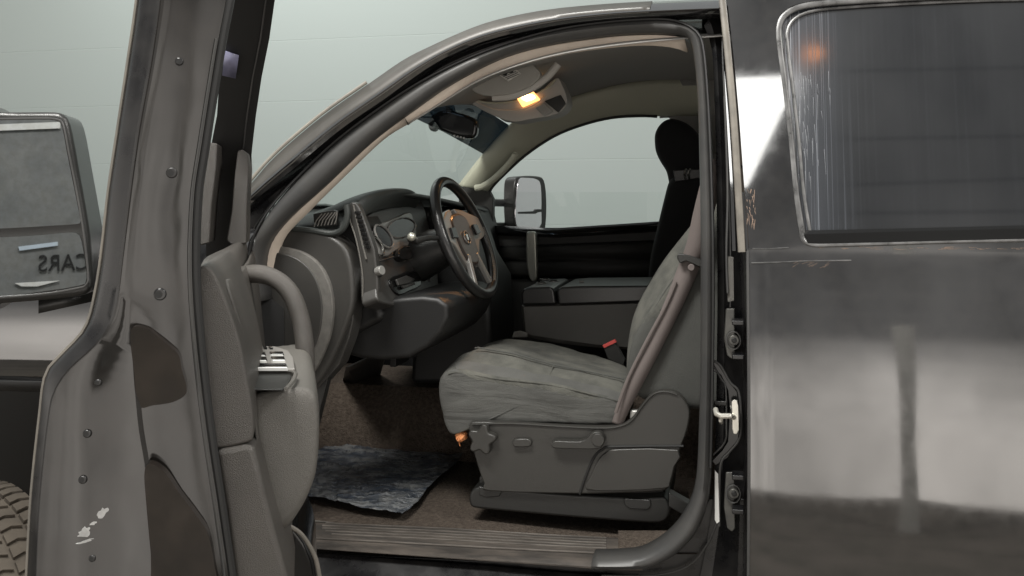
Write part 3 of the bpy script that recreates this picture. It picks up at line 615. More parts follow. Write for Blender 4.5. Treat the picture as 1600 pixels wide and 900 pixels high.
# ---- passenger side: pillar, header, door
ap = [(1094,181),(1027,181),(1000,180),(955,183),(910,194),(865,212),(820,242),(784,275),(769,291),(764,300)]
apo = [(1094,120),(1027,120),(985,125),(940,135),(890,150),(850,165),(815,180),(794,196),(754,240),(715,290)]
inn = rs([P(x, y, 1.60) for x, y in cr(ap, 4, False)], 50); outr = rs([P(x, y, 1.50) for x, y in cr(apo, 4, False)], 50)
grid('far_pillar_cover', [[p+Vector((0, .05, .0)) for p in inn], inn, [p.lerp(q, .12)+Vector((0, -.02, 0)) for p, q in zip(inn, outr)], [p.lerp(q, .6)+Vector((0, -.025, 0)) for p, q in zip(inn, outr)], outr, [p+Vector((-.02, .06, .0)) for p in outr]][0:6], M['olive'], T, sub=1, solid=.01)
tube('pillar_grab_handle', [P(x, y, 1.47) for x, y in cr([(742,294),(752,292),(762,287),(775,277),(790,262),(803,246),(806,238)], 4, False)], [.012]+[.014]*22+[.008]*20, M['olive'], T, n=10)
tube('far_window_seal', [P(x, y, 1.61) for x, y in cr(ap[1:], 4, False)], .009, M['rubber'], T, n=8)
# headliner
HL = [
 (.14, [(612,205),(660,178),(712,144),(751,120),(825,93),(898,76),(996,64),(1060,58),(1200,50)]),
 (.30, [(640,170),(690,150),(730,125),(770,105),(840,85),(910,66),(1000,52),(1060,50),(1200,40)]),
 (.9, [(735,156),(765,140),(800,125),(840,112),(890,104),(940,98),(1010,96),(1080,95),(1200,95)]),
 (1.3, [(772,178),(800,165),(830,150),(865,140),(905,130),(950,124),(1010,120),(1080,120),(1190,120)]),
 (1.50, [(794,196),(815,181),(850,166),(890,150),(940,136),(985,126),(1030,121),(1094,121),(1180,124)]),
]
grid('headliner', [[P(x, y, Y) for x, y in rw] for Y, rw in HL], M['liner'], T, sub=2, solid=.01)
grid('rear_headliner', [[P(1060,120,1.5), P(1094,181,1.6), P(1094,260,1.64)], [P(1200,124,1.5), P(1230,181,1.6), P(1230,260,1.64)]], M['liner'], T, solid=.01)
ext('far_pillar_trim', [P(x, y, 1.62) for x, y in [(1036,165),(1200,160),(1200,380),(1066,380),(1064,200),(1044,183),(1030,184)]], (0, .03, 0), M['liner'], T)
# windscreen and sun band
hd = [P(600,122,.12), P(672,140,.45), P(735,162,.9), P(772,182,1.3), P(797,198,1.6)]
lo = [P(405,372,.10), P(520,335,.45), P(620,318,.9), P(690,308,1.3), P(722,300,1.6)]
def ws(t, off=0): return [a.lerp(b, t)+Vector((-.0, 0, .0)) for a, b in zip(hd, lo)]
grid('windscreen', [ws(t/6) for t in range(7)], M['ws'], T, sub=1)
bnd = [P(634,196,.12), P(648,186,.45), P(690,206,.9), P(727,226,1.3), P(757,243,1.6)]
grid('sun_band', [[a.lerp(b, t/4)+Vector((.006, 0, 0)) for a, b in zip(hd, bnd)] for t in range(5)], M['shade'], T)
# rear-view mirror
rm = prY('rear_view_mirror', cr([(678,178),(690,172),(708,174),(735,182),(744,190),(744,208),(736,216),(715,214),(694,206),(681,200),(676,190)], 3), .80, .84, M['gloss'], T, bevel=.012, seg=4)
tube('mirror_stalk', [P(708,182,.84), P(704,176,.86), P(700,170,.88)], .010, M['plasticdk'], rm)
bm = bmesh.new()
for k in range(4): box_bm(bm, P(710+k*5, 212+k*1.2, .795), .006, .004, .006)
finish('mirror_buttons', bm, M['silver'], rm)
prY('sensor_housing', cr([(668,196),(672,182),(680,178),(684,190),(680,204),(672,204)], 2), .86, .9, M['gloss'], T, bevel=.01)

# overhead console & visor lie under the headliner (z plane unprojection)
def exZ(name, px, z, h, m, parent, bevel=.004, smooth=3, tilt=0, **k):
    pts = [PZ(p[0], p[1], z) for p in (cr(px, smooth) if smooth else px)]
    return ext(name, pts, (0, 0, h), m, parent, bevel, **k)
oc = prY('overhead_console', cr([(728,150),(760,160),(800,160),(840,146),(868,122),(878,132),(886,160),(870,178),(830,186),(800,190),(770,180),(740,164)], 3), .86, .98, M['linerlight'], T, bevel=.012, seg=4)
tube('console_edge', [P(x, y, .855) for x, y in cr([(738,156),(768,161),(800,159),(830,151),(858,135),(868,124)], 4, False)], .0035, M['olive'], oc, n=6)
tube('console_edge', [P(x, y, .853) for x, y in cr([(742,158),(770,170),(800,172),(822,169),(840,160),(852,150)], 4, False)], .0028, M['beige'], oc, n=6)
dl = prY('dome_lamp', [(806,151),(833,143),(843,155),(816,167)], .845, .86, M['lamp'], oc, bevel=.002)
prY('lamp_bulb', cr([(813,151),(830,147),(836,153),(822,158)], 2), .841, .847, M['lamphot'], oc, bevel=.001)
prY('unlit_lamp', [(836,168),(850,160),(864,174),(850,182)], .848, .86, M['silver'], oc, bevel=.002)
prY('console_recess', [(850,158),(876,148),(884,162),(872,176)], .850, .86, M['plasticdk'], oc, bevel=.003)
vi = prY('sun_visor', cr([(735,134),(762,112),(790,102),(822,96),(838,106),(844,118),(830,134),(800,146),(768,150),(745,146)], 3), .42, .45, M['visor'], T, bevel=.01, seg=3)
tube('visor_rod', [P(x, y, .44) for x, y in cr([(770,152),(800,150),(830,138),(855,120),(872,100)], 4, False)], .012, M['linerlight'], vi, n=10)
lab = prY('visor_label', [(772,112),(798,101),(814,115),(794,127)], .414, .417, M['paper'], vi, bevel=0)
bm = bmesh.new()
for k in range(7):
    a_ = Vector((775+k*2.8, 112.5+k*1.9)); b_ = a_+Vector((20, -8.5)); tube_bm(bm, [P(a_.x, a_.y, .413), P(b_.x, b_.y, .413)], .0011, 5)
for k in range(2): box_bm(bm, P(789+k*10, 116-k*4, .413), .012, .003, .008)
finish('label_print', bm, M['plasticdk'], vi)

# passenger door
fd = ext('passenger_door', [P(x, y, 1.66) for x, y in [(750,358),(870,357),(1030,347),(1110,342),(1110,560),(1040,600),(700,600),(700,400)]], (0, .12, 0), mat('far_door_plastic', (.022, .021, .019), .6, bump=(200, .2)), T, bevel=.01)
M['fdoor'] = fd.data.materials[0]
grid('door_bolster', [[P(x, y, 1.66-dy) for x, y in ((a0, y0), (b0, y1))] for (a0, y0, b0, y1, dy) in [(770,385,1100,372,.0),(770,390,1100,378,.03),(775,403,1100,396,.035),(775,408,1100,404,.01),(775,412,1100,408,.03),(775,428,1100,426,.04),(775,436,1100,436,.0)]], M['fdoor'], fd, angle=60, solid=.005)
grid('window_sill', [[P(752,352,1.64), P(870,357,1.64), P(1110,341,1.64)], [P(752,362,1.63), P(870,366,1.63), P(1110,352,1.63)], [P(752,366,1.66), P(870,370,1.66), P(1110,356,1.66)]], M['gloss'], fd, angle=60, solid=.004)
ph = prY('pull_handle', cr([(822,365),(826,362),(834,362),(837,368),(838,400),(839,434),(832,440),(826,432),(822,400)], 2), 1.52, 1.55, M['satin'], fd, bevel=.008, seg=3)
box('handle_mount', P(833, 372, 1.58), .03, .07, .03, M['fdoor'], fd)
box('handle_mount', P(835, 430, 1.58), .03, .07, .03, M['fdoor'], fd)
ext('door_sail', [P(x, y, 1.62) for x, y in [(715,292),(740,290),(764,298),(770,310),(770,358),(720,360)]], (0, .04, 0), M['fdoor'], fd, bevel=.004)
grid('far_window_glass', [[P(764,300,1.68), P(1100,300,1.68)], [P(764,360,1.68), P(1100,345,1.68)]], M['wglass'], fd)
ext('far_pillar', [P(x, y, 1.66) for x, y in [(1096,120),(1200,120),(1200,600),(1096,600)]], (0, .08, 0), M['void'], T)
# lower far kick area below the door panel (dark) and centre stack
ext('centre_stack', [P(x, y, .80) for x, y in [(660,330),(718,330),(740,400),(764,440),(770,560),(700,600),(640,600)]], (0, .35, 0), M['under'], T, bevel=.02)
# passenger mirror outside
MN = Vector((.9, -.43, .03)).normalized(); MO = P(828, 320, 2.02)
def PM(px, py, d=0):
    r = ray(px, py); o = MO+MN*d; return CAM + r*((o-CAM).dot(MN)/r.dot(MN))
mm = ext('tow_mirror', [PM(x, y) for x, y in cr([(806,280),(816,275),(840,275),(851,281),(855,310),(854,350),(848,358),(810,358),(805,342),(804,305)], 3)], -MN*.07, M['plasticdk'], T, bevel=.02, seg=3)
ext('mirror_glass', [PM(x, y, .004) for x, y in cr([(811,281),(822,278),(838,280),(845,290),(846,330),(843,355),(812,356),(806,343),(807,310)], 3)], -MN*.006, M['mirrorfar'], mm, bevel=.001)
ext('mirror_divider', [PM(x, y, .010) for x, y in [(812,331),(836,330),(838,327),(846,327),(846,331),(840,332),(837,334),(812,334)]], -MN*.006, M['plasticdk'], mm, bevel=0)
tube('mirror_arm', [P(762,316,1.75), P(780,317,1.9), P(802,317,2.05)], .018, M['plasticdk'], mm)
tube('mirror_arm', [P(762,352,1.75), P(780,352,1.9), P(802,352,2.05)], .014, M['plasticdk'], mm)
# passenger seat
def loft(name, secs, m, parent, sub=2, n=28, **k):
    rows = []
    for Y, px in secs:
        pts = [P(x, y, Y) for x, y in px]; L = pts+[pts[0]]; rows.append(rs(L, n+1)[:-1])
    return grid(name, rows, m, parent, closed=True, cap=True, sub=sub, **k)
pb = [(1012,440),(1016,400),(1028,350),(1040,300),(1046,276),(1070,266),(1110,270),(1130,330),(1130,480),(1020,480)]
def scl(px, f, cx, cy): return [(cx+(x-cx)*f, cy+(y-cy)*f) for x, y in px]
pseat = loft('passenger_seat', [(1.20, scl(pb, .86, 1080, 400)), (1.22, scl(pb, .96, 1080, 400)), (1.28, pb), (1.45, scl(pb, .99, 1080, 400)), (1.58, scl(pb, .9, 1080, 400))], M['blackcloth'], T)
hr = [(1022,210),(1030,192),(1045,184),(1065,187),(1085,200),(1103,226),(1120,262),(1124,296),(1080,300),(1046,292),(1042,268),(1030,252),(1023,234)]
loft('head_restraint', [(1.26, scl(hr, .8, 1065, 230)), (1.29, scl(hr, .97, 1065, 230)), (1.38, hr), (1.47, scl(hr, .95, 1062, 230)), (1.52, scl(hr, .75, 1060, 230))], M['blackcloth'], pseat)
bm = bmesh.new()
for x in (1052, 1072): tube('head_restraint_post', [P(x, 262, 1.36), P(x, 285, 1.36)], .007, M['chrome'], pseat, n=8)
for x in (1071, 1077): tube('seat_cover_buckle', [P(x, 280, 1.2), P(x-2, 272, 1.19), P(x+1, 264, 1.2)], .004, M['chrome'], pseat, n=6)
prY('seat_cover_strap', [(1052,266),(1095,264),(1095,278),(1055,284)], 1.205, 1.215, M['plasticdk'], pseat)

# ---- centre console / armrest seat between
cs = loft('centre_console', [(.84, [(818,480),(1010,474),(1010,545),(930,538),(870,530),(822,522)]), (.85, [(815,477),(1012,471),(1012,548),(930,543),(870,536),(820,526)]), (1.15, [(834,462),(1010,456),(1012,520),(930,510),(870,510),(834,500)]), (1.17, [(838,464),(1008,458),(1008,515),(930,506),(870,506),(840,496)])], mat('console_plastic', (.075, .072, .066), .45, bump=(800, .3, 2), var=(5, .5), c2=(.10, .095, .088)), T, sub=0, n=48, bevel=.008)
lidp = [(873,452),(880,446),(1006,444),(1012,472),(878,477)]
lid = ext('armrest_lid', [P(x, y, .83) for x, y in [(872,477),(869,455),(874,449),(900,447),(1014,446),(1014,472)]], (0, .33, 0), M['leather'], cs, bevel=.014, seg=4)
ext('cup_tray', [P(x, y, .83) for x, y in [(815,477),(814,458),(818,451),(830,449),(860,448),(866,453),(869,476)]], (0, .33, 0), M['leather'], cs, bevel=.014, seg=4)
for x, Y in ((835, .92), (852, 1.02), (838, 1.06)):
    c = P(x+14, 440, Y); 
for px, py in ((846,443),(865,440),(851,437)):
    c = PZ(px, py, P(840, 449, .83).z+.001); cyl('cup_ring', c, (0, 0, 1), .018, .004, M['silver'], cs, bevel=.001)
    cyl('cup_ring', c+Vector((0, 0, .003)), (0, 0, 1), .014, .003, M['gloss'], cs, bevel=.0)
tube('console_latch', [P(905,440,.95), P(912,440,.95)], .004, M['silver'], cs, n=6)

# ---- DRIVER SEAT
near_t = [(684,606),(686,590),(697,580),(712,577),(775,590),(862,600),(966,625),(985,640),(975,662),(949,663),(833,662),(747,659),(732,671),(703,683),(693,668),(688,640)]
crest = [(690,600),(694,578),(716,552),(747,543),(804,554),(865,571),(930,584),(985,597),(985,650),(949,660),(833,660),(747,657),(732,664),(708,676),(697,660),(692,630)]
midp = [(716,585),(722,562),(745,547),(775,540),(820,548),(875,563),(935,575),(990,585),(990,640),(949,645),(833,645),(760,645),(742,655),(722,660),(717,640),(715,610)]
farp = [(742,570),(746,548),(760,534),(785,526),(833,528),(891,539),(930,552),(985,572),(985,625),(949,630),(833,630),(780,630),(765,640),(750,640),(745,620),(742,595)]
farq = [(758,575),(764,556),(778,545),(800,540),(840,543),(891,551),(930,562),(975,578),(975,610),(949,615),(843,615),(795,615),(780,620),(770,620),(763,610),(758,590)]
seat = loft('driver_seat', [(.262, scl(near_t, .93, 830, 630)), (.270, near_t), (.30, [((a[0]*.6+b[0]*.4), (a[1]*.6+b[1]*.4)) for a, b in zip(near_t, crest)]), (.355, crest), (.40, [((a[0]*.6+b[0]*.4), (a[1]*.6+b[1]*.4+1)) for a, b in zip(crest, midp)]), (.53, midp), (.66, [((a[0]*.5+b[0]*.5), (a[1]*.5+b[1]*.5+2)) for a, b in zip(midp, farp)]), (.71, farp), (.78, farq)], M['fabric'], T, n=44, sub=2)
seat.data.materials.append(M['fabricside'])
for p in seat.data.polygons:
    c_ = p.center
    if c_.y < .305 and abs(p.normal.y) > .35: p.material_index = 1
tube('cushion_seam', [P(x, y, Y)+Vector((0, 0, .001)) for x, y, Y in [(742,544.5,.352),(747,543.5,.352),(804,553.5,.352),(865,570.5,.352),(930,583.5,.352),(975,593,.352)]], .0022, M['fabricdk'], seat, n=6)
tube('cushion_seam', [P(853,601,.272), P(858,588,.30), P(865,571,.35)], .0016, M['fabric'], seat, n=6)
tube('cushion_seam', [P(x, y, .266) for x, y in cr([(700,584),(720,582),(775,592),(862,602),(966,627)], 4, False)], .0022, M['fabric'], seat, n=6)
tx = bpy.data.textures.new('cloth_lumps', 'CLOUDS'); tx.noise_scale = .11; tx.noise_depth = 2
def lumps(o, st=.012):
    d = o.modifiers.new('d', 'DISPLACE'); d.texture = tx; d.strength = st; d.mid_level = .5; d.texture_coords = 'LOCAL'
lumps(seat, .014)
seat.modifiers['u'].levels = seat.modifiers['u'].render_levels = 3
# torn foam
bm = bmesh.new(); bmesh.ops.create_icosphere(bm, subdivisions=3, radius=.016, matrix=Matrix.Translation(P(721, 680, .285)))
for v in bm.verts: v.co += Vector((random.uniform(-.003, .003), random.uniform(-.003, .003), random.uniform(-.006, .003)))
finish('torn_foam', bm, M['orange'], seat)
tube('torn_thread', [P(714,682,.28), P(717,690,.28), P(719,697,.28)], .0015, M['orange'], seat, n=5)
# backrest
bn = [(985,612),(978,590),(979,560),(985,535),(1001,504),(1033,458),(1062,415),(1100,350),(1150,260),(1190,250),(1190,420),(1160,560),(1130,640),(1060,640),(1010,630)]
bc = [(990,600),(980,575),(978,545),(984,500),(997,468),(1033,407),(1082,346),(1120,300),(1160,240),(1200,250),(1200,420),(1165,560),(1130,620),(1060,620),(1010,610)]
bmid = [(992,590),(986,565),(986,540),(990,500),(1003,466),(1038,407),(1086,346),(1122,300),(1160,245),(1200,250),(1195,420),(1165,540),(1130,600),(1060,600),(1010,600)]
back = loft('seat_backrest', [(.255, scl(bn, .94, 1080, 480)), (.265, scl(bn, .985, 1080, 480)), (.30, bn), (.37, bc), (.43, bmid), (.60, bmid), (.68, scl(bc, .99, 1080, 460)), (.76, scl(bc, .93, 1080, 460))], M['fabric'], seat, n=44, sub=2)
back.data.materials.append(M['fabricdk'])
for p in back.data.polygons:
    if p.center.y < .29 and abs(p.normal.y) > .4: p.material_index = 1
tube('backrest_seam', [P(x, y, .262) for x, y in cr([(990,560),(1003,520),(1035,462),(1064,420),(1100,360)], 4, False)], .0022, M['fabricdk'], seat, n=6)
# valance (side shield)
val = [(733,664),(745,659),(800,661),(870,665),(935,667),(965,665),(985,655),(1003,632),(1020,614),(1040,610),(1058,614),(1072,628),(1078,645),(1074,672),(1062,705),(1052,745),(1046,760),(1030,768),(960,771),(906,772),(765,768),(756,756),(745,725),(736,690)]
valance = prY('seat_valance', cr(val, 3), .235, .262, M['plastic'], seat, bevel=.009, seg=4)
tube('valance_edge', [P(x, y, .234) for x, y in cr([(738,663),(800,662),(870,666),(935,669),(965,667),(986,658),(1004,634),(1021,616),(1040,612),(1058,617)], 4, False)], .0035, M['plastic'], seat, n=8)
# storage compartment lid outline in the valance
prY('compartment_lid', cr([(915,765),(922,745),(935,718),(948,706),(965,702),(1060,703),(1054,730),(1047,756),(1038,764),(960,768)], 2), .228, .238, M['plastic'], seat, bevel=.004)
tube('lid_groove', [P(x, y, .2335) for x, y in cr([(906,772),(915,745),(928,715),(942,702),(960,698),(1068,697)], 4, False)], .0035, M['rubber'], seat, n=8)
# tilt knob (five lobed)
kp = []
for k in range(60):
    t = 2*math.pi*k/60; r = 19+3.8*math.cos(5*t+.6); kp.append((752+r*math.cos(t), 688+r*1.08*math.sin(t)))
knob = ext('recline_knob', [P(x, y, .205) for x, y in kp], (0, .03, 0), M['plastic'], seat, bevel=.006, seg=3)
sw = prY('lumbar_switch', cr([(801,690),(806,686),(824,686),(830,690),(829,697),(822,699),(806,699),(801,696)], 2), .222, .238, M['plastic'], seat, bevel=.004)
lev = prY('recline_lever', cr([(862,692),(870,689),(905,690),(918,684),(924,677),(936,675),(944,683),(942,696),(934,702),(900,702),(868,701),(862,698)], 2), .208, .236, M['plastic'], seat, bevel=.005, seg=3)
cyl('lever_pivot', P(934, 688, .203), (0, 1, 0), .017, .02, M['plastic'], seat)
# seat base rail cover
b0 = [(733,772),(737,762),(748,758),(1000,776),(1040,770),(1046,782),(1047,800),(1040,815),(1020,819),(960,814),(860,806),(765,797),(740,794),(734,788)]
bs = prY('seat_base_cover', cr([(733,780),(736,768),(746,762),(800,765),(900,773),(1000,778),(1035,776),(1045,784),(1047,800),(1040,814),(1020,818),(960,814),(860,806),(765,797),(740,794),(734,789)], 2), .25, .60, M['plasticdk'], T, bevel=.016, seg=4)
prY('base_rail', [(748,745),(760,740),(1035,748),(1040,775),(1000,778),(748,765)], .29, .58, M['plasticdk'], T, bevel=.006)
prY('bolt_cover', cr([(974,779),(1016,781),(1018,790),(1012,797),(984,795),(976,790)], 1), .245, .255, M['plasticdk'], bs, bevel=.003)
prY('bolt_cover', cr([(747,760),(785,768),(780,776),(760,778),(748,774)], 1), .247, .26, M['plasticdk'], bs, bevel=.003)
# belt
bp = [(1120,250,.16,15),(1100,330,.20,15),(1088,385,.22,15),(1077,415,.235,15),(1063,450,.238,14),(1050,480,.238,13),(1023,538,.238,11.5),(992,596,.238,12),(973,640,.244,9),(964,663,.25,8)]
rows = [[], [], []]
for x, y, Y, w_ in bp:
    rows[0].append(P(x-w_, y-w_*.35, Y)); rows[1].append(P(x, y, Y-.004)); rows[2].append(P(x+w_, y+w_*.35, Y))
belt = grid('seat_belt', [cr(r, 4, False) for r in rows], M['belt'], T, solid=.002)
tube('belt_fold', [P(x, y, .228) for x, y in cr([(1056,440),(1040,478),(1012,530),(982,590),(962,645)], 4, False)], .0045, M['belt'], belt, n=6, flat=.5)
prY('belt_guide', cr([(1058,400),(1064,396),(1092,404),(1102,410),(1102,418),(1090,416),(1072,408),(1064,412),(1060,408)], 2), .212, .226, M['plasticdk'], belt, bevel=.003)
cyl('belt_button', P(1080, 418, .212), (0, 1, 0), .009, .012, M['belt'], belt)
bk = ext('belt_buckle', [P(x, y, .70) for x, y in [(941,540),(960,533),(977,563),(974,572),(950,562)]], (0, .025, 0), M['plasticdk'], T, bevel=.004)
ext('buckle_button', [P(x, y, .695) for x, y in [(941,540),(960,531),(963,535),(944,544)]], (0, .02, 0), M['red'], bk, bevel=.001)
box('belt_anchor', P(993, 648, .255), .03, .02, .03, M['silver'], belt, bevel=.008)
prY('seat_bracket', [(800,528),(802,519),(812,517),(824,520),(824,527)], .8, .81, M['plasticlt'], T)
# back corner behind the seat
prY('door_pocket_trim', [(1045,770),(1090,795),(1092,812),(1080,812),(1045,792)], .2, .24, M['plasticdk'], T)

# ================================================================== DRIVER DOOR (open)
UE = 1.06
OL = [(216,-40),(214,3),(200,100),(185,200),(170,300),(160,390),(150,455),(134,512),(98,552),(72,585),(63,650),(55,720),(48,800),(40,960)]
IL = [(252,-40),(250,3),(236,100),(218,200),(204,300),(192,400),(180,490),(156,535),(112,575),(86,612),(76,660),(66,750),(60,830),(55,960)]
MLc = [(268,-40),(266,3),(250,100),(232,200),(218,300),(208,400),(204,480),(206,520),(208,560),(212,610),(218,670),(228,730),(234,800),(240,960)]
RL = [(362,-40),(356,3),(345,60),(330,150),(316,240),(307,300),(303,380),(304,450),(309,520),(317,600),(330,700),(345,800),(368,960)]
n3 = 60
def cu(px, u): return rs([PU(x, y, u) for x, y in cr(px, 4, False)], n3)
ol = cu(OL, UE-.03); il = cu(IL, UE); ml = cu(MLc, UE+.004); rl = cu(RL, UE-.01)
ol0 = [p-DU*.05+DV*.004 for p in ol]
outerskin = [[p-DU*k*.09+DV*(.012*k*(1-k/11)) for p in ol] for k in range(11)]
rows = [outerskin[k] for k in range(10, 0, -1)] + [ol]
door = grid('driver_door', [[q for q in r] for r in [r_[24:] for r_ in rows]], M['paint'], T, angle=60, solid=.004)
fr = [[p-DU*.03-DV*.0 for p in ol], [p.lerp(q, .12) + DU*.012 for p, q in zip(ol, il)], il, [p.lerp(q, .03)-DU*.006 for p, q in zip(il, rl)],
      [p.lerp(q, .15) for p, q in zip(il, rl)]]
sf = grid('shut_face', [[p-DU*.04 for p in ol], ol, [a.lerp(b, .3)+DU*.012 for a, b in zip(ol, il)], [a.lerp(b, .9)+DU*.004 for a, b in zip(ol, il)], il, [a.lerp(b, .45)+DU*(.004+.004*max(0, (i-28)/32)) for i, (a, b) in enumerate(zip(il, ml))], [a+DU*.006*max(0, min(1, (i-28)/10)) for i, a in enumerate(ml)], [a.lerp(b, .06) for a, b in zip(ml, rl)], [a.lerp(b, .5)+DU*.004 for a, b in zip(ml, rl)], [a.lerp(b, .92) for a, b in zip(ml, rl)], rl, [p-DU*.04 for p in rl]], M['paintdoor'], door, angle=40)
sf.data.materials.append(M['jamb'])
nb = n3-1
for k_, p in enumerate(sf.data.polygons):
    if 1*nb <= k_ < 4*nb: p.material_index = 1
M['facetdk'] = mat('reflection_facet_paint', (.010, .008, .007), .07, ior=1.9, var=(14, .6), c2=(.035, .026, .02), rvar=.12)
def facet(name, px, tilt, lift):  # added facets, tilted down so they show as dark reflections in the door paint
    pts = [PU(x, y, UE+lift) for x, y in cr(px, 4)]; zb0 = min(p.z for p in pts)
    return ext(name, [p+DU*(tilt*(p.z-zb0)) for p in pts], DU*-.02, M['facetdk'], door, bevel=0)
facet('reflection_facet', [(210,512),(232,509),(248,520),(268,537),(282,552),(286,575),(292,600),(290,616),(270,628),(240,633),(216,634),(212,580)], .24, .0030)
facet('reflection_facet', [(240,716),(262,730),(285,765),(310,800),(327,830),(336,880),(342,960),(246,960),(238,860),(232,770),(231,728)], .12, .0025)
tube('door_edge_bead', [p+DU*.0 for p in ol], .0035, M['pillartrim'], door, n=6)
tube('shut_face_seal', [p+DU*.003-DV*.004 for p in rl], .006, M['rubber'], door, n=8)
tube('shut_face_seal', [p.lerp(q, .93)+DU*.004 for p, q in zip(ml, rl)][6:], .0022, M['seal'], door, n=6)
# drain plugs / holes with rims
def plug(x, y, r, shift=.0):
    c = PU(x, y, UE+.004+shift)
    h = cyl('drain_hole', c-DU*.004, DU, r, .005, M['jamb'], door, bevel=.002, n=18)
    cyl('hole_centre', c-DU*.003+DV*r*.2, DU, r*.6, .0045, M['rubber'], door, bevel=0, n=14)
for x, y, r in ((280,96,.006),(268,270,.008),(250,460,.009),(247,562,.010)): plug(x, y, r)
for x, y, r in ((136,678,.006),(129,750,.006),(153,598,.005),(144,873,.005)): plug(x, y, r, .006)
plug(277, 864, .005)
# scuff of chipped paint
M['chip'] = mat('chipped_paint', (.45, .45, .44), .7, bump=(90, .6), var=(60, .5), c2=(.2, .2, .2))
for cxp, cyp, a_, b_ in ((247,562,13,13),(160,802,10,8),(132,832,11,8),(145,818,6,3),(133,846,13,2)):
    pts = []
    for k in range(16):
        t = 2*math.pi*k/16; r = random.uniform(.6, 1.15); pts.append(PU(cxp+a_*r*math.cos(t), cyp+b_*r*math.sin(t)-a_*.3*math.cos(t), UE+.0095))
    ext('paint_chip', pts, DU*-.012, M['chip'], door, bevel=0)
# trim edge seen next to the shut face
prU('trim_upper', cr([(308,424),(322,414),(340,436),(362,492),(378,545),(390,610),(396,650),(396,682),(388,692),(338,702),(331,690),(318,600),(309,520),(305,450)], 2), UE-.025, .62, M['trimface'], door, bevel=.010, seg=4)
prU('trim_lower', [(336,704),(388,694),(398,702),(412,760),(430,830),(452,910),(460,960),(372,960),(352,800)], UE-.02, .5, M['trimface'], door, bevel=.010, seg=4)
# window-line trim sweeping up to the sail
def secU(u, px): return rs([PU(x, y, u) for x, y in px], 12)
grid('belt_trim', [secU(1.0, [(309,425),(318,414),(330,412),(342,430),(360,480)]), secU(.75, [(314,402),(330,404),(345,412),(362,440),(380,500)]), secU(.4, [(330,395),(348,390),(366,396),(382,430),(392,480)]), secU(.1, [(356,392),(372,372),(386,358),(392,400),(400,450)])], M['trimface'], door, sub=1, solid=.012)
ext('lock_cover', [PU(x, y, .93) for x, y in [(318,418),(330,413),(345,428),(330,442)]], DU*-.03, M['plasticlt'], door, bevel=.004)
# inner panel under the sail up to armrest
grid('inner_panel', [secU(1.0, [(340,430),(365,500),(385,580),(395,700),(415,800),(450,930)]), secU(.7, [(362,430),(380,500),(390,580),(405,680),(425,780),(450,880)]), secU(.35, [(384,410),(394,480),(400,540),(410,620),(425,700),(440,760)]), secU(.05, [(392,380),(402,450),(408,520),(415,580),(425,640),(435,700)])], M['trimface'], door, sub=1, solid=.01)
# armrest: sections across the door
ar = [(392,612),(420,606),(455,603),(482,598),(496,612),(500,650),(499,700),(494,745),(478,785),(452,825),(432,836),(415,800),(400,720),(392,660)]
def lofU(name, secs, m, parent, sub=2, n=32, **k):
    rows = []
    for u, px in secs:
        pts = [PU(x, y, u) for x, y in px]; rows.append(rs(pts+[pts[0]], n+1)[:-1])
    return grid(name, rows, m, parent, closed=True, cap=True, sub=sub, **k)
def ar_s(f, up, dx=0): return [(450+(x-450)*f+dx, 310+(y-310)*f*up) for x, y in ar]
arm = lofU('door_armrest', [(.93, scl(ar, .9, 440, 710)), (.92, scl(ar, .97, 440, 710)), (.88, ar), (.7, [(x*.95+22, 310+(y-310)*.90) for x, y in ar]), (.5, [(x*.86+60, 310+(y-310)*.80) for x, y in ar]), (.36, [(x*.8+84, 310+(y-310)*.75) for x, y in ar])], M['plasticlt'], door)
tube('armrest_seam', [PU(x, y, .925) for x, y in cr([(418,778),(440,768),(462,756),(480,744)], 4, False)], .0025, M['rubber'], arm, n=6)
# cup pocket and switch panel on top of the armrest
M['switchpanel'] = mat('switch_panel', (.24, .23, .215), .4, metal=.2)
def top_z(): return PU(450, 604, .9).z
ZT = top_z()+.006
def exT(name, px, z, h, m, parent, bevel=.002, smooth=0):
    pts = [PZ(p[0], p[1], z) for p in (cr(px, smooth) if smooth else px)]; return ext(name, pts, (0, 0, h), m, parent, bevel)
sp_ = exT('switch_panel', [(385,578),(388,545),(392,540),(430,541),(450,547),(458,558),(461,576)], ZT+.006, -.008, M['switchpanel'], arm, bevel=.002)
bm = bmesh.new()
zz_ = ZT+.010
def quadz(x0, y0, x1, y1, sk=3, nm='window_switch', mm_=None, bv=.001):
    pts = [PZ(x0, y0, zz_), PZ(x1, y0, zz_), PZ(x1+sk*.6, y1, zz_), PZ(x0+sk, y1, zz_)]; ext(nm, pts, (0, 0, -.005), mm_ or M['gloss'], arm, bevel=bv)
for q_ in ((393,550,414,553.5),(421,549,442,552.5),(394,557,416,561.5),(423,556.5,444,561),(401,567,446,568.5),(400,571,448,572.5),(410,540.5,416,543),(419,540.5,425,543)): quadz(*q_)
zz_ = ZT+.011
for (x0, y0, x1, y1) in ((393,554.5,413,555.7),(422,554,441,555),(395,562.5,415,564),(424,562,444,563.5),(400,573.5,448,575)): quadz(x0, y0, x1, y1, 3, 'switch_mark', M['white'], 0)
exT('armrest_pocket', [(388,583),(450,582),(456,588),(446,606),(442,608),(390,608)], ZT+.001, -.003, M['plasticdk'], arm, bevel=.001)
tube('pocket_rim', [PZ(x, y, ZT+.004) for x, y in [(385,580),(455,580),(462,584),(459,594),(447,608)]], .0035, M['plasticlt'], arm, n=8)
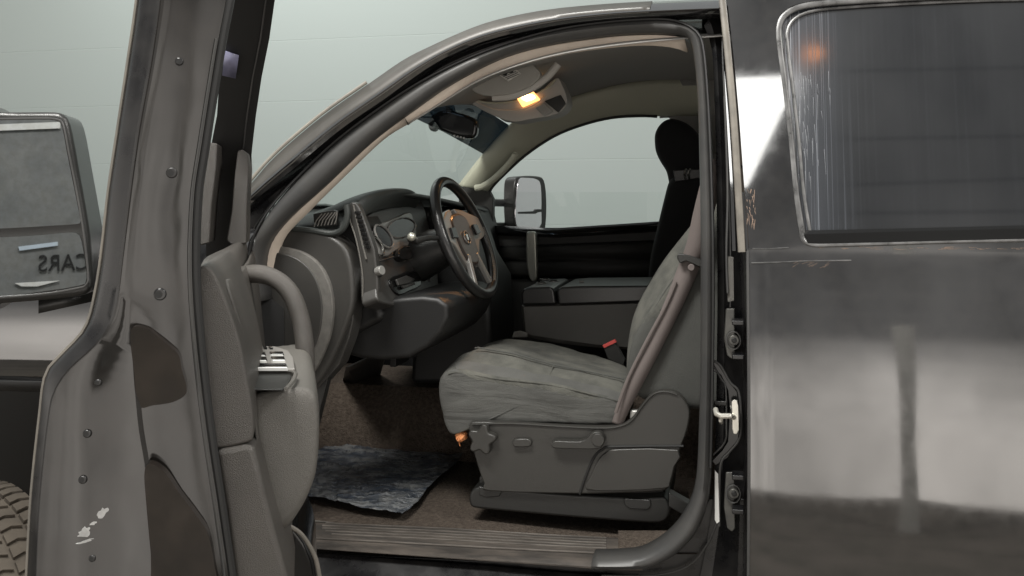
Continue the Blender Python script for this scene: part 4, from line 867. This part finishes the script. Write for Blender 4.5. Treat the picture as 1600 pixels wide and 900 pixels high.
# pull handle
tube('grab_handle', [PU(x, y, u) for x, y, u in [tuple(v) for v in cr([(362,440,.42),(378,431,.42),(404,428,.45),(432,437,.47),(455,460,.49),(470,500,.50),(476,540,.51),(478,590,.51)], 4, False)]], [.020]*10+[.0195]*19, M['trimface'], door, n=14, ref=tuple(DU))
# lower flap behind the armrest / door bottom pocket
tube('pocket_edge', [PU(x, y, .8) for x, y in cr([(452,822),(468,832),(482,850),(494,875),(500,905)], 4, False)], .004, M['pillartrim'], door, n=8)
prU('door_pocket', [(440,822),(462,824),(478,846),(490,875),(498,915),(450,915)], .79, .5, M['gloss'], door, bevel=.01)
# window frame: sloping front bar
def bar(u, z, v0, v1, h0, h1):
    tv = -.20*(z-ZB)
    return [D(u, v0+tv, z-h0), D(u, v1+tv, z-h0), D(u+.01, v1+tv, z+h1), D(u+.01, v0+tv, z+h1)]
fb = [PU(x, y, .62) for x, y in [(368,-60),(432,-60)]]
FBL = [(.55, 372, 434, -30),(.50, 361, 429, 3),(.42, 352, 421, 60),(.34, 343, 409, 120),(.26, 339, 400, 180),(.18, 329, 394, 232),(.12, 322, 388, 300),(.06, 322, 384, 400)]
rows = [[PU(xl, y, u), PU((xl+xr)/2, y, u+.01), PU(xr, y, u), PU(xr, y, u-.04), PU(xl, y, u-.04)] for u, xl, xr, y in FBL]
wf = grid('door_window_frame', rows, M['rubber'], door, closed=True, angle=30)
tube('frame_seam', [PU(xr-14, y, u+.008) for u, xl, xr, y in FBL[:6]], .0018, M['seal'], door, n=6)
M['tape'] = mat('lavender_tape', (.16, .16, .24), .3)
grid('tape_label', [[PU(347,118,.356), PU(368,123,.356)], [PU(351,80,.408), PU(373,87,.408)]], M['tape'], door, solid=.002)
prU('sail_trim', cr([(320,226),(324,222),(340,224),(338,262),(331,320),(327,380),(312,384),(313,300)], 1), .30, .16, M['trimface'], door, bevel=.004)
prU('sail_trim', cr([(371,236),(378,233),(388,240),(389,262),(386,320),(385,381),(362,383),(354,376),(362,330),(366,280)], 1), .24, .10, M['trimface'], door, bevel=.004)
# sloping bar beyond picture top joins rear upright
box('window_header', D(.8, -.09, 2.16), .6, .04, .05, M['rubber'], door, axes=(DU, DV, UP))
# ---- tow mirror on driver door
MU = .15
tm = prU('tow_mirror', cr([(-60,176),(0,175),(50,174.5),(75,174.5),(92,176),(104,184),(112,210),(122,265),(132,320),(140,370),(144,420),(143,448),(134,460),(100,466),(50,471),(0,475),(-60,480)], 2), MU, MU-.16, M['plasticdk'], T, bevel=.014, seg=4)
tn1 = prU('mirror_glass', cr([(-60,188),(0,187),(60,186),(88,189),(97,198),(104,235),(114,285),(124,335),(126,346),(120,350),(90,352),(40,355),(-20,358),(-60,360)], 2), MU+.006, MU-.004, M['mirror'], tm, bevel=0)
tn2 = prU('mirror_glass', cr([(-60,374),(-20,372),(40,369),(90,365),(112,363),(124,368),(130,390),(135,425),(134,440),(124,446),(60,456),(-60,464)], 2), MU+.006, MU-.004, M['mirror'], tm, bevel=0)
tube('mirror_rim', [PU(x, y, MU+.008) for x, y in cr([(-60,187),(60,185),(90,187),(99,196),(107,235),(117,285),(127,340),(133,380),(138,430),(135,444),(122,450),(60,460),(-60,468)], 3, False)], .0025, M['seal'], tm, n=6)
grid('mirror_arm', [[PU(60,470,.05), PU(140,440,.02)], [PU(60,490,.05), PU(150,470,.02)]], M['plasticdk'], tm, solid=.03)
# ================================================================== front fender, hood, tyre
def FP(X, y, z): return Vector((X, y, z))
fz = [1.66, 1.62, 1.58, 1.52, 1.47, 1.43, 1.39, 1.35, 1.31, 1.27, 1.235, 1.20]
fy = [.16, .07, .045, .022, .007, -.003, -.012, -.018, -.020, -.021, -.017, -.008]
fend = grid('front_fender', [[FP(X, y+.01*math.cos(X*3), z-.03*max(0, (-X-1.3))) for X in [-1.22-.1*k for k in range(14)]] for y, z in zip(fy, fz)], M['paint'], T, angle=60, solid=.004)
grid('hood', [[FP(-1.5-.12*k, y, 1.63+dz-.004*k) for k in range(9)] for y, dz in ((.10, -.02), (.2, .02), (.6, .05), (1.1, .05), (1.5, .02), (1.6, -.02))], M['paint'], T, solid=.01)
grid('cowl', [[(-1.38, .12, 1.62), (-1.38, 1.6, 1.62)], [(-1.5, .12, 1.66), (-1.5, 1.6, 1.66)]], M['plasticdk'], T, solid=.01)
grid('wheel_arch', [[FP(-1.5, .0, 1.20), FP(-2.6, .0, 1.17)], [FP(-1.5, .03, 1.17), FP(-2.6, .03, 1.14)], [FP(-1.5, .6, 1.2), FP(-2.6, .6, 1.2)], [FP(-1.5, .6, .4), FP(-2.6, .6, .4)]], M['rubber'], T, solid=.01)
# tyre with tread
tc_ = Vector((-2.13, .02, .40)); ta = math.radians(24); axv = Vector((math.sin(ta), math.cos(ta), 0)); R_ = .43
bm = bmesh.new(); ns = 72
sxz = Vector((axv.y, -axv.x, 0))
prof = [(-.15, .27), (-.155, .36), (-.14, .41), (-.12, R_), (-.04, R_+.004), (.04, R_+.004), (.12, R_), (.14, .41), (.155, .36), (.15, .27)]
rings = [[tc_+axv*a_+sxz*math.cos(2*math.pi*k/ns)*r+UP*math.sin(2*math.pi*k/ns)*r for a_, r in prof] for k in range(ns)]
vs = [[bm.verts.new(p) for p in r] for r in rings]
for k in range(ns):
    for i in range(len(prof)-1): bm.faces.new((vs[k][i], vs[k][i+1], vs[(k+1) % ns][i+1], vs[(k+1) % ns][i]))
for k in range(60):
    t0 = 2*math.pi*k/60
    for j in range(4):
        a0 = -.125+j*.066; t1 = t0+(.03 if j % 2 else 0); pts = []
        for aa, tt in ((a0, 0), (a0+.03, .02), (a0+.056, 0), (a0+.056, .075), (a0+.03, .092), (a0, .075)):
            t_ = t1+tt; rr = R_+.001; pts.append(tc_+axv*aa+sxz*math.cos(t_)*rr+UP*math.sin(t_)*rr)
        c_ = sum(pts, Vector())/6; nrm = (c_-tc_); nrm -= axv*nrm.dot(axv); ext_bm(bm, pts, nrm.normalized()*.013)
tyre = finish('front_tyre', bm, M['tyre'], T, angle=30)
cyl('wheel_rim', tc_-axv*.12, axv, .27, .24, M['silver'], tyre, bevel=.01, n=40)

# ================================================================== things behind the photographer, seen in the paint and mirrors
def refl(o, d, n): n = n.normalized(); return o, (d-n*2*d.dot(n)).normalized()
def side_hit(px, py):
    o = S(px, py, 0); return refl(o, (o-CAM).normalized(), Vector((0, -1, .20)))
def mir_hit(px, py, Y=-3.3):
    o = PU(px, py, MU+.006); o, r = refl(o, (o-CAM).normalized(), DU); return o+r*((Y-o.y)/r.y)
def side_pt2(px, py): o, r = side_hit(px, py); return o+r*3.0
oA, rA = side_hit(1250, 118); oC, rC = side_hit(1096, 124); oB, rB = side_hit(1168, 292)
A_ = oA+rA*3.0; C_ = oC+rC*3.0
B_ = oB+rB*3.0
nA = rA.normalized()
M['panellight'] = mat('lit_panel', (.9, .9, .9), .5, emit=((1, .99, .96), 6.0))
lpn = ext('light_panel', [A_, C_, side_pt2(1134, 300), B_], nA*.03, M['panellight'], None, bevel=0)
tag(lpn, 'bright triangular light panel high up, reflected white on the black pillar', 'light panel')
# sign board whose lettering the driver's mirror shows reversed
q = [mir_hit(*k) for k in ((-70, 170), (150, 170), (-70, 480), (150, 480))]
bx0, bx1 = min(p.x for p in q), max(p.x for p in q); bz1 = max(p.z for p in q); bz0 = min(p.z for p in q)
M['board'] = mat('dark_board', (.15, .155, .155), .7, var=(6, .7), c2=(.22, .22, .21))
bd = box('sign_board', ((bx0+bx1)/2, -3.36, (bz0+bz1)/2), bx1-bx0, .05, bz1-bz0, M['board'], None)
tag(bd, 'dark board with lettering reflected reversed in the driver side mirror', 'sign')
def strip(name, px, m):
    pts = [mir_hit(x, y) for x, y in px]; o = ext(name, [Vector((p.x, -3.33, p.z)) for p in pts], (0, .006, 0), m, bd, bevel=0); return o
strip('board_stripe', [(30,386),(92,378),(92,384),(32,392)], mat('pale_blue_stripe', (.5, .58, .66), .6))
strip('board_stripe', [(25,443),(95,439),(60,448),(35,448)], M['white'])
strip('board_stripe', [(-60,196),(96,190),(96,200),(-60,206)], M['white'])
cu_ = bpy.data.curves.new('lettering', 'FONT'); cu_.body = 'CARS'; cu_.extrude = .002; cu_.size = 1
pl, pr_ = mir_hit(141, 407), mir_hit(62, 412); ph_ = abs(mir_hit(90, 398).z-mir_hit(90, 424).z)
to = bpy.data.objects.new('lettering_tmp', cu_); col.objects.link(to); bpy.context.view_layer.update()
me = bpy.data.meshes.new_from_object(to.evaluated_get(bpy.context.evaluated_depsgraph_get())); bpy.data.objects.remove(to)
xs = [v.co.x for v in me.vertices]; ys = [v.co.y for v in me.vertices]
sx_ = abs(pl.x-pr_.x)/(max(xs)-min(xs)); sz_ = ph_/(max(ys)-min(ys)); zc_ = mir_hit(90, 424).z; zc_ = min(zc_, mir_hit(90, 398).z)
# letters face the truck (+Y): text runs towards -X
for v in me.vertices:
    v.co = Vector((max(pl.x, pr_.x)-(v.co.x-min(xs))*sx_, -3.328+v.co.z, zc_+(v.co.y-min(ys))*sz_))
me.materials.append(mat('dark_lettering', (.012, .012, .012), .6)); to = bpy.data.objects.new('lettering', me); col.objects.link(to); to.parent = bd
# pole seen in the rear door's paint
def side_pt(px, py, Y):
    o = S(px, py, 0); o, r = refl(o, (o-CAM).normalized(), Vector((0, -1, 0))); return o+r*((Y-o.y)/r.y)
pp = side_pt(1410, 600, -2.95)
M['pole'] = mat('grey_pole', (.75, .72, .68), .5)
pole = cyl('downpipe', (pp.x, -2.95, 0), (0, 0, 1), .045, 2.2, M['pole'], None, n=24)
tag(pole, 'grey upright pipe reflected as a dark stripe in the rear door paint', 'pipe')

pl_ = bpy.data.lights.new('dome_light', 'SPOT'); pl_.shadow_soft_size = .03; pl_.spot_size = math.radians(38); pl_.spot_blend = .8; pl_.energy = 7; pl_.color = (1, .45, .15)
po = bpy.data.objects.new('dome_light', pl_); col.objects.link(po); po.location = P(822, 184, .80); po.rotation_euler = (WC-po.location).to_track_quat('-Z', 'Y').to_euler()
# ceiling seams and a small amber lamp of the hall, seen in the tinted window
def roofpt(px, py, Y=-6.0):
    o, r = side_hit(px, py); return o+r*((Y-o.y)/r.y)
M['seam'] = mat('ceiling_rail_metal', (.03, .03, .03), .7)
for a_, b_ in (((1270,111),(1640,103)), ((1290,217),(1640,211)), ((1270,290),(1640,277)), ((1280,333),(1640,329))):
    r_ = tube('ceiling_rail', [roofpt(*a_), roofpt(*b_)], .008, M['seam'], None, n=6)
    tag(r_, 'thin dark ceiling rail mirrored as a line in the tinted rear window', 'ceiling rail', 'ceiling rails mirrored in the window')
oo, ro = side_hit(1271, 81)
al = bpy.data.meshes.new('x'); bm = bmesh.new(); bmesh.ops.create_uvsphere(bm, u_segments=12, v_segments=8, radius=.03, matrix=Matrix.Translation(oo+ro*2.4) @ Matrix.Diagonal((1.6, 1, .8, 1)))
al = finish('amber_lamp', bm, mat('amber_glass', (.8, .3, .1), .3, emit=((1, .35, .10), 8)), None); tag(al, 'small glowing amber lamp mirrored at the top of the tinted rear window', 'lamp')
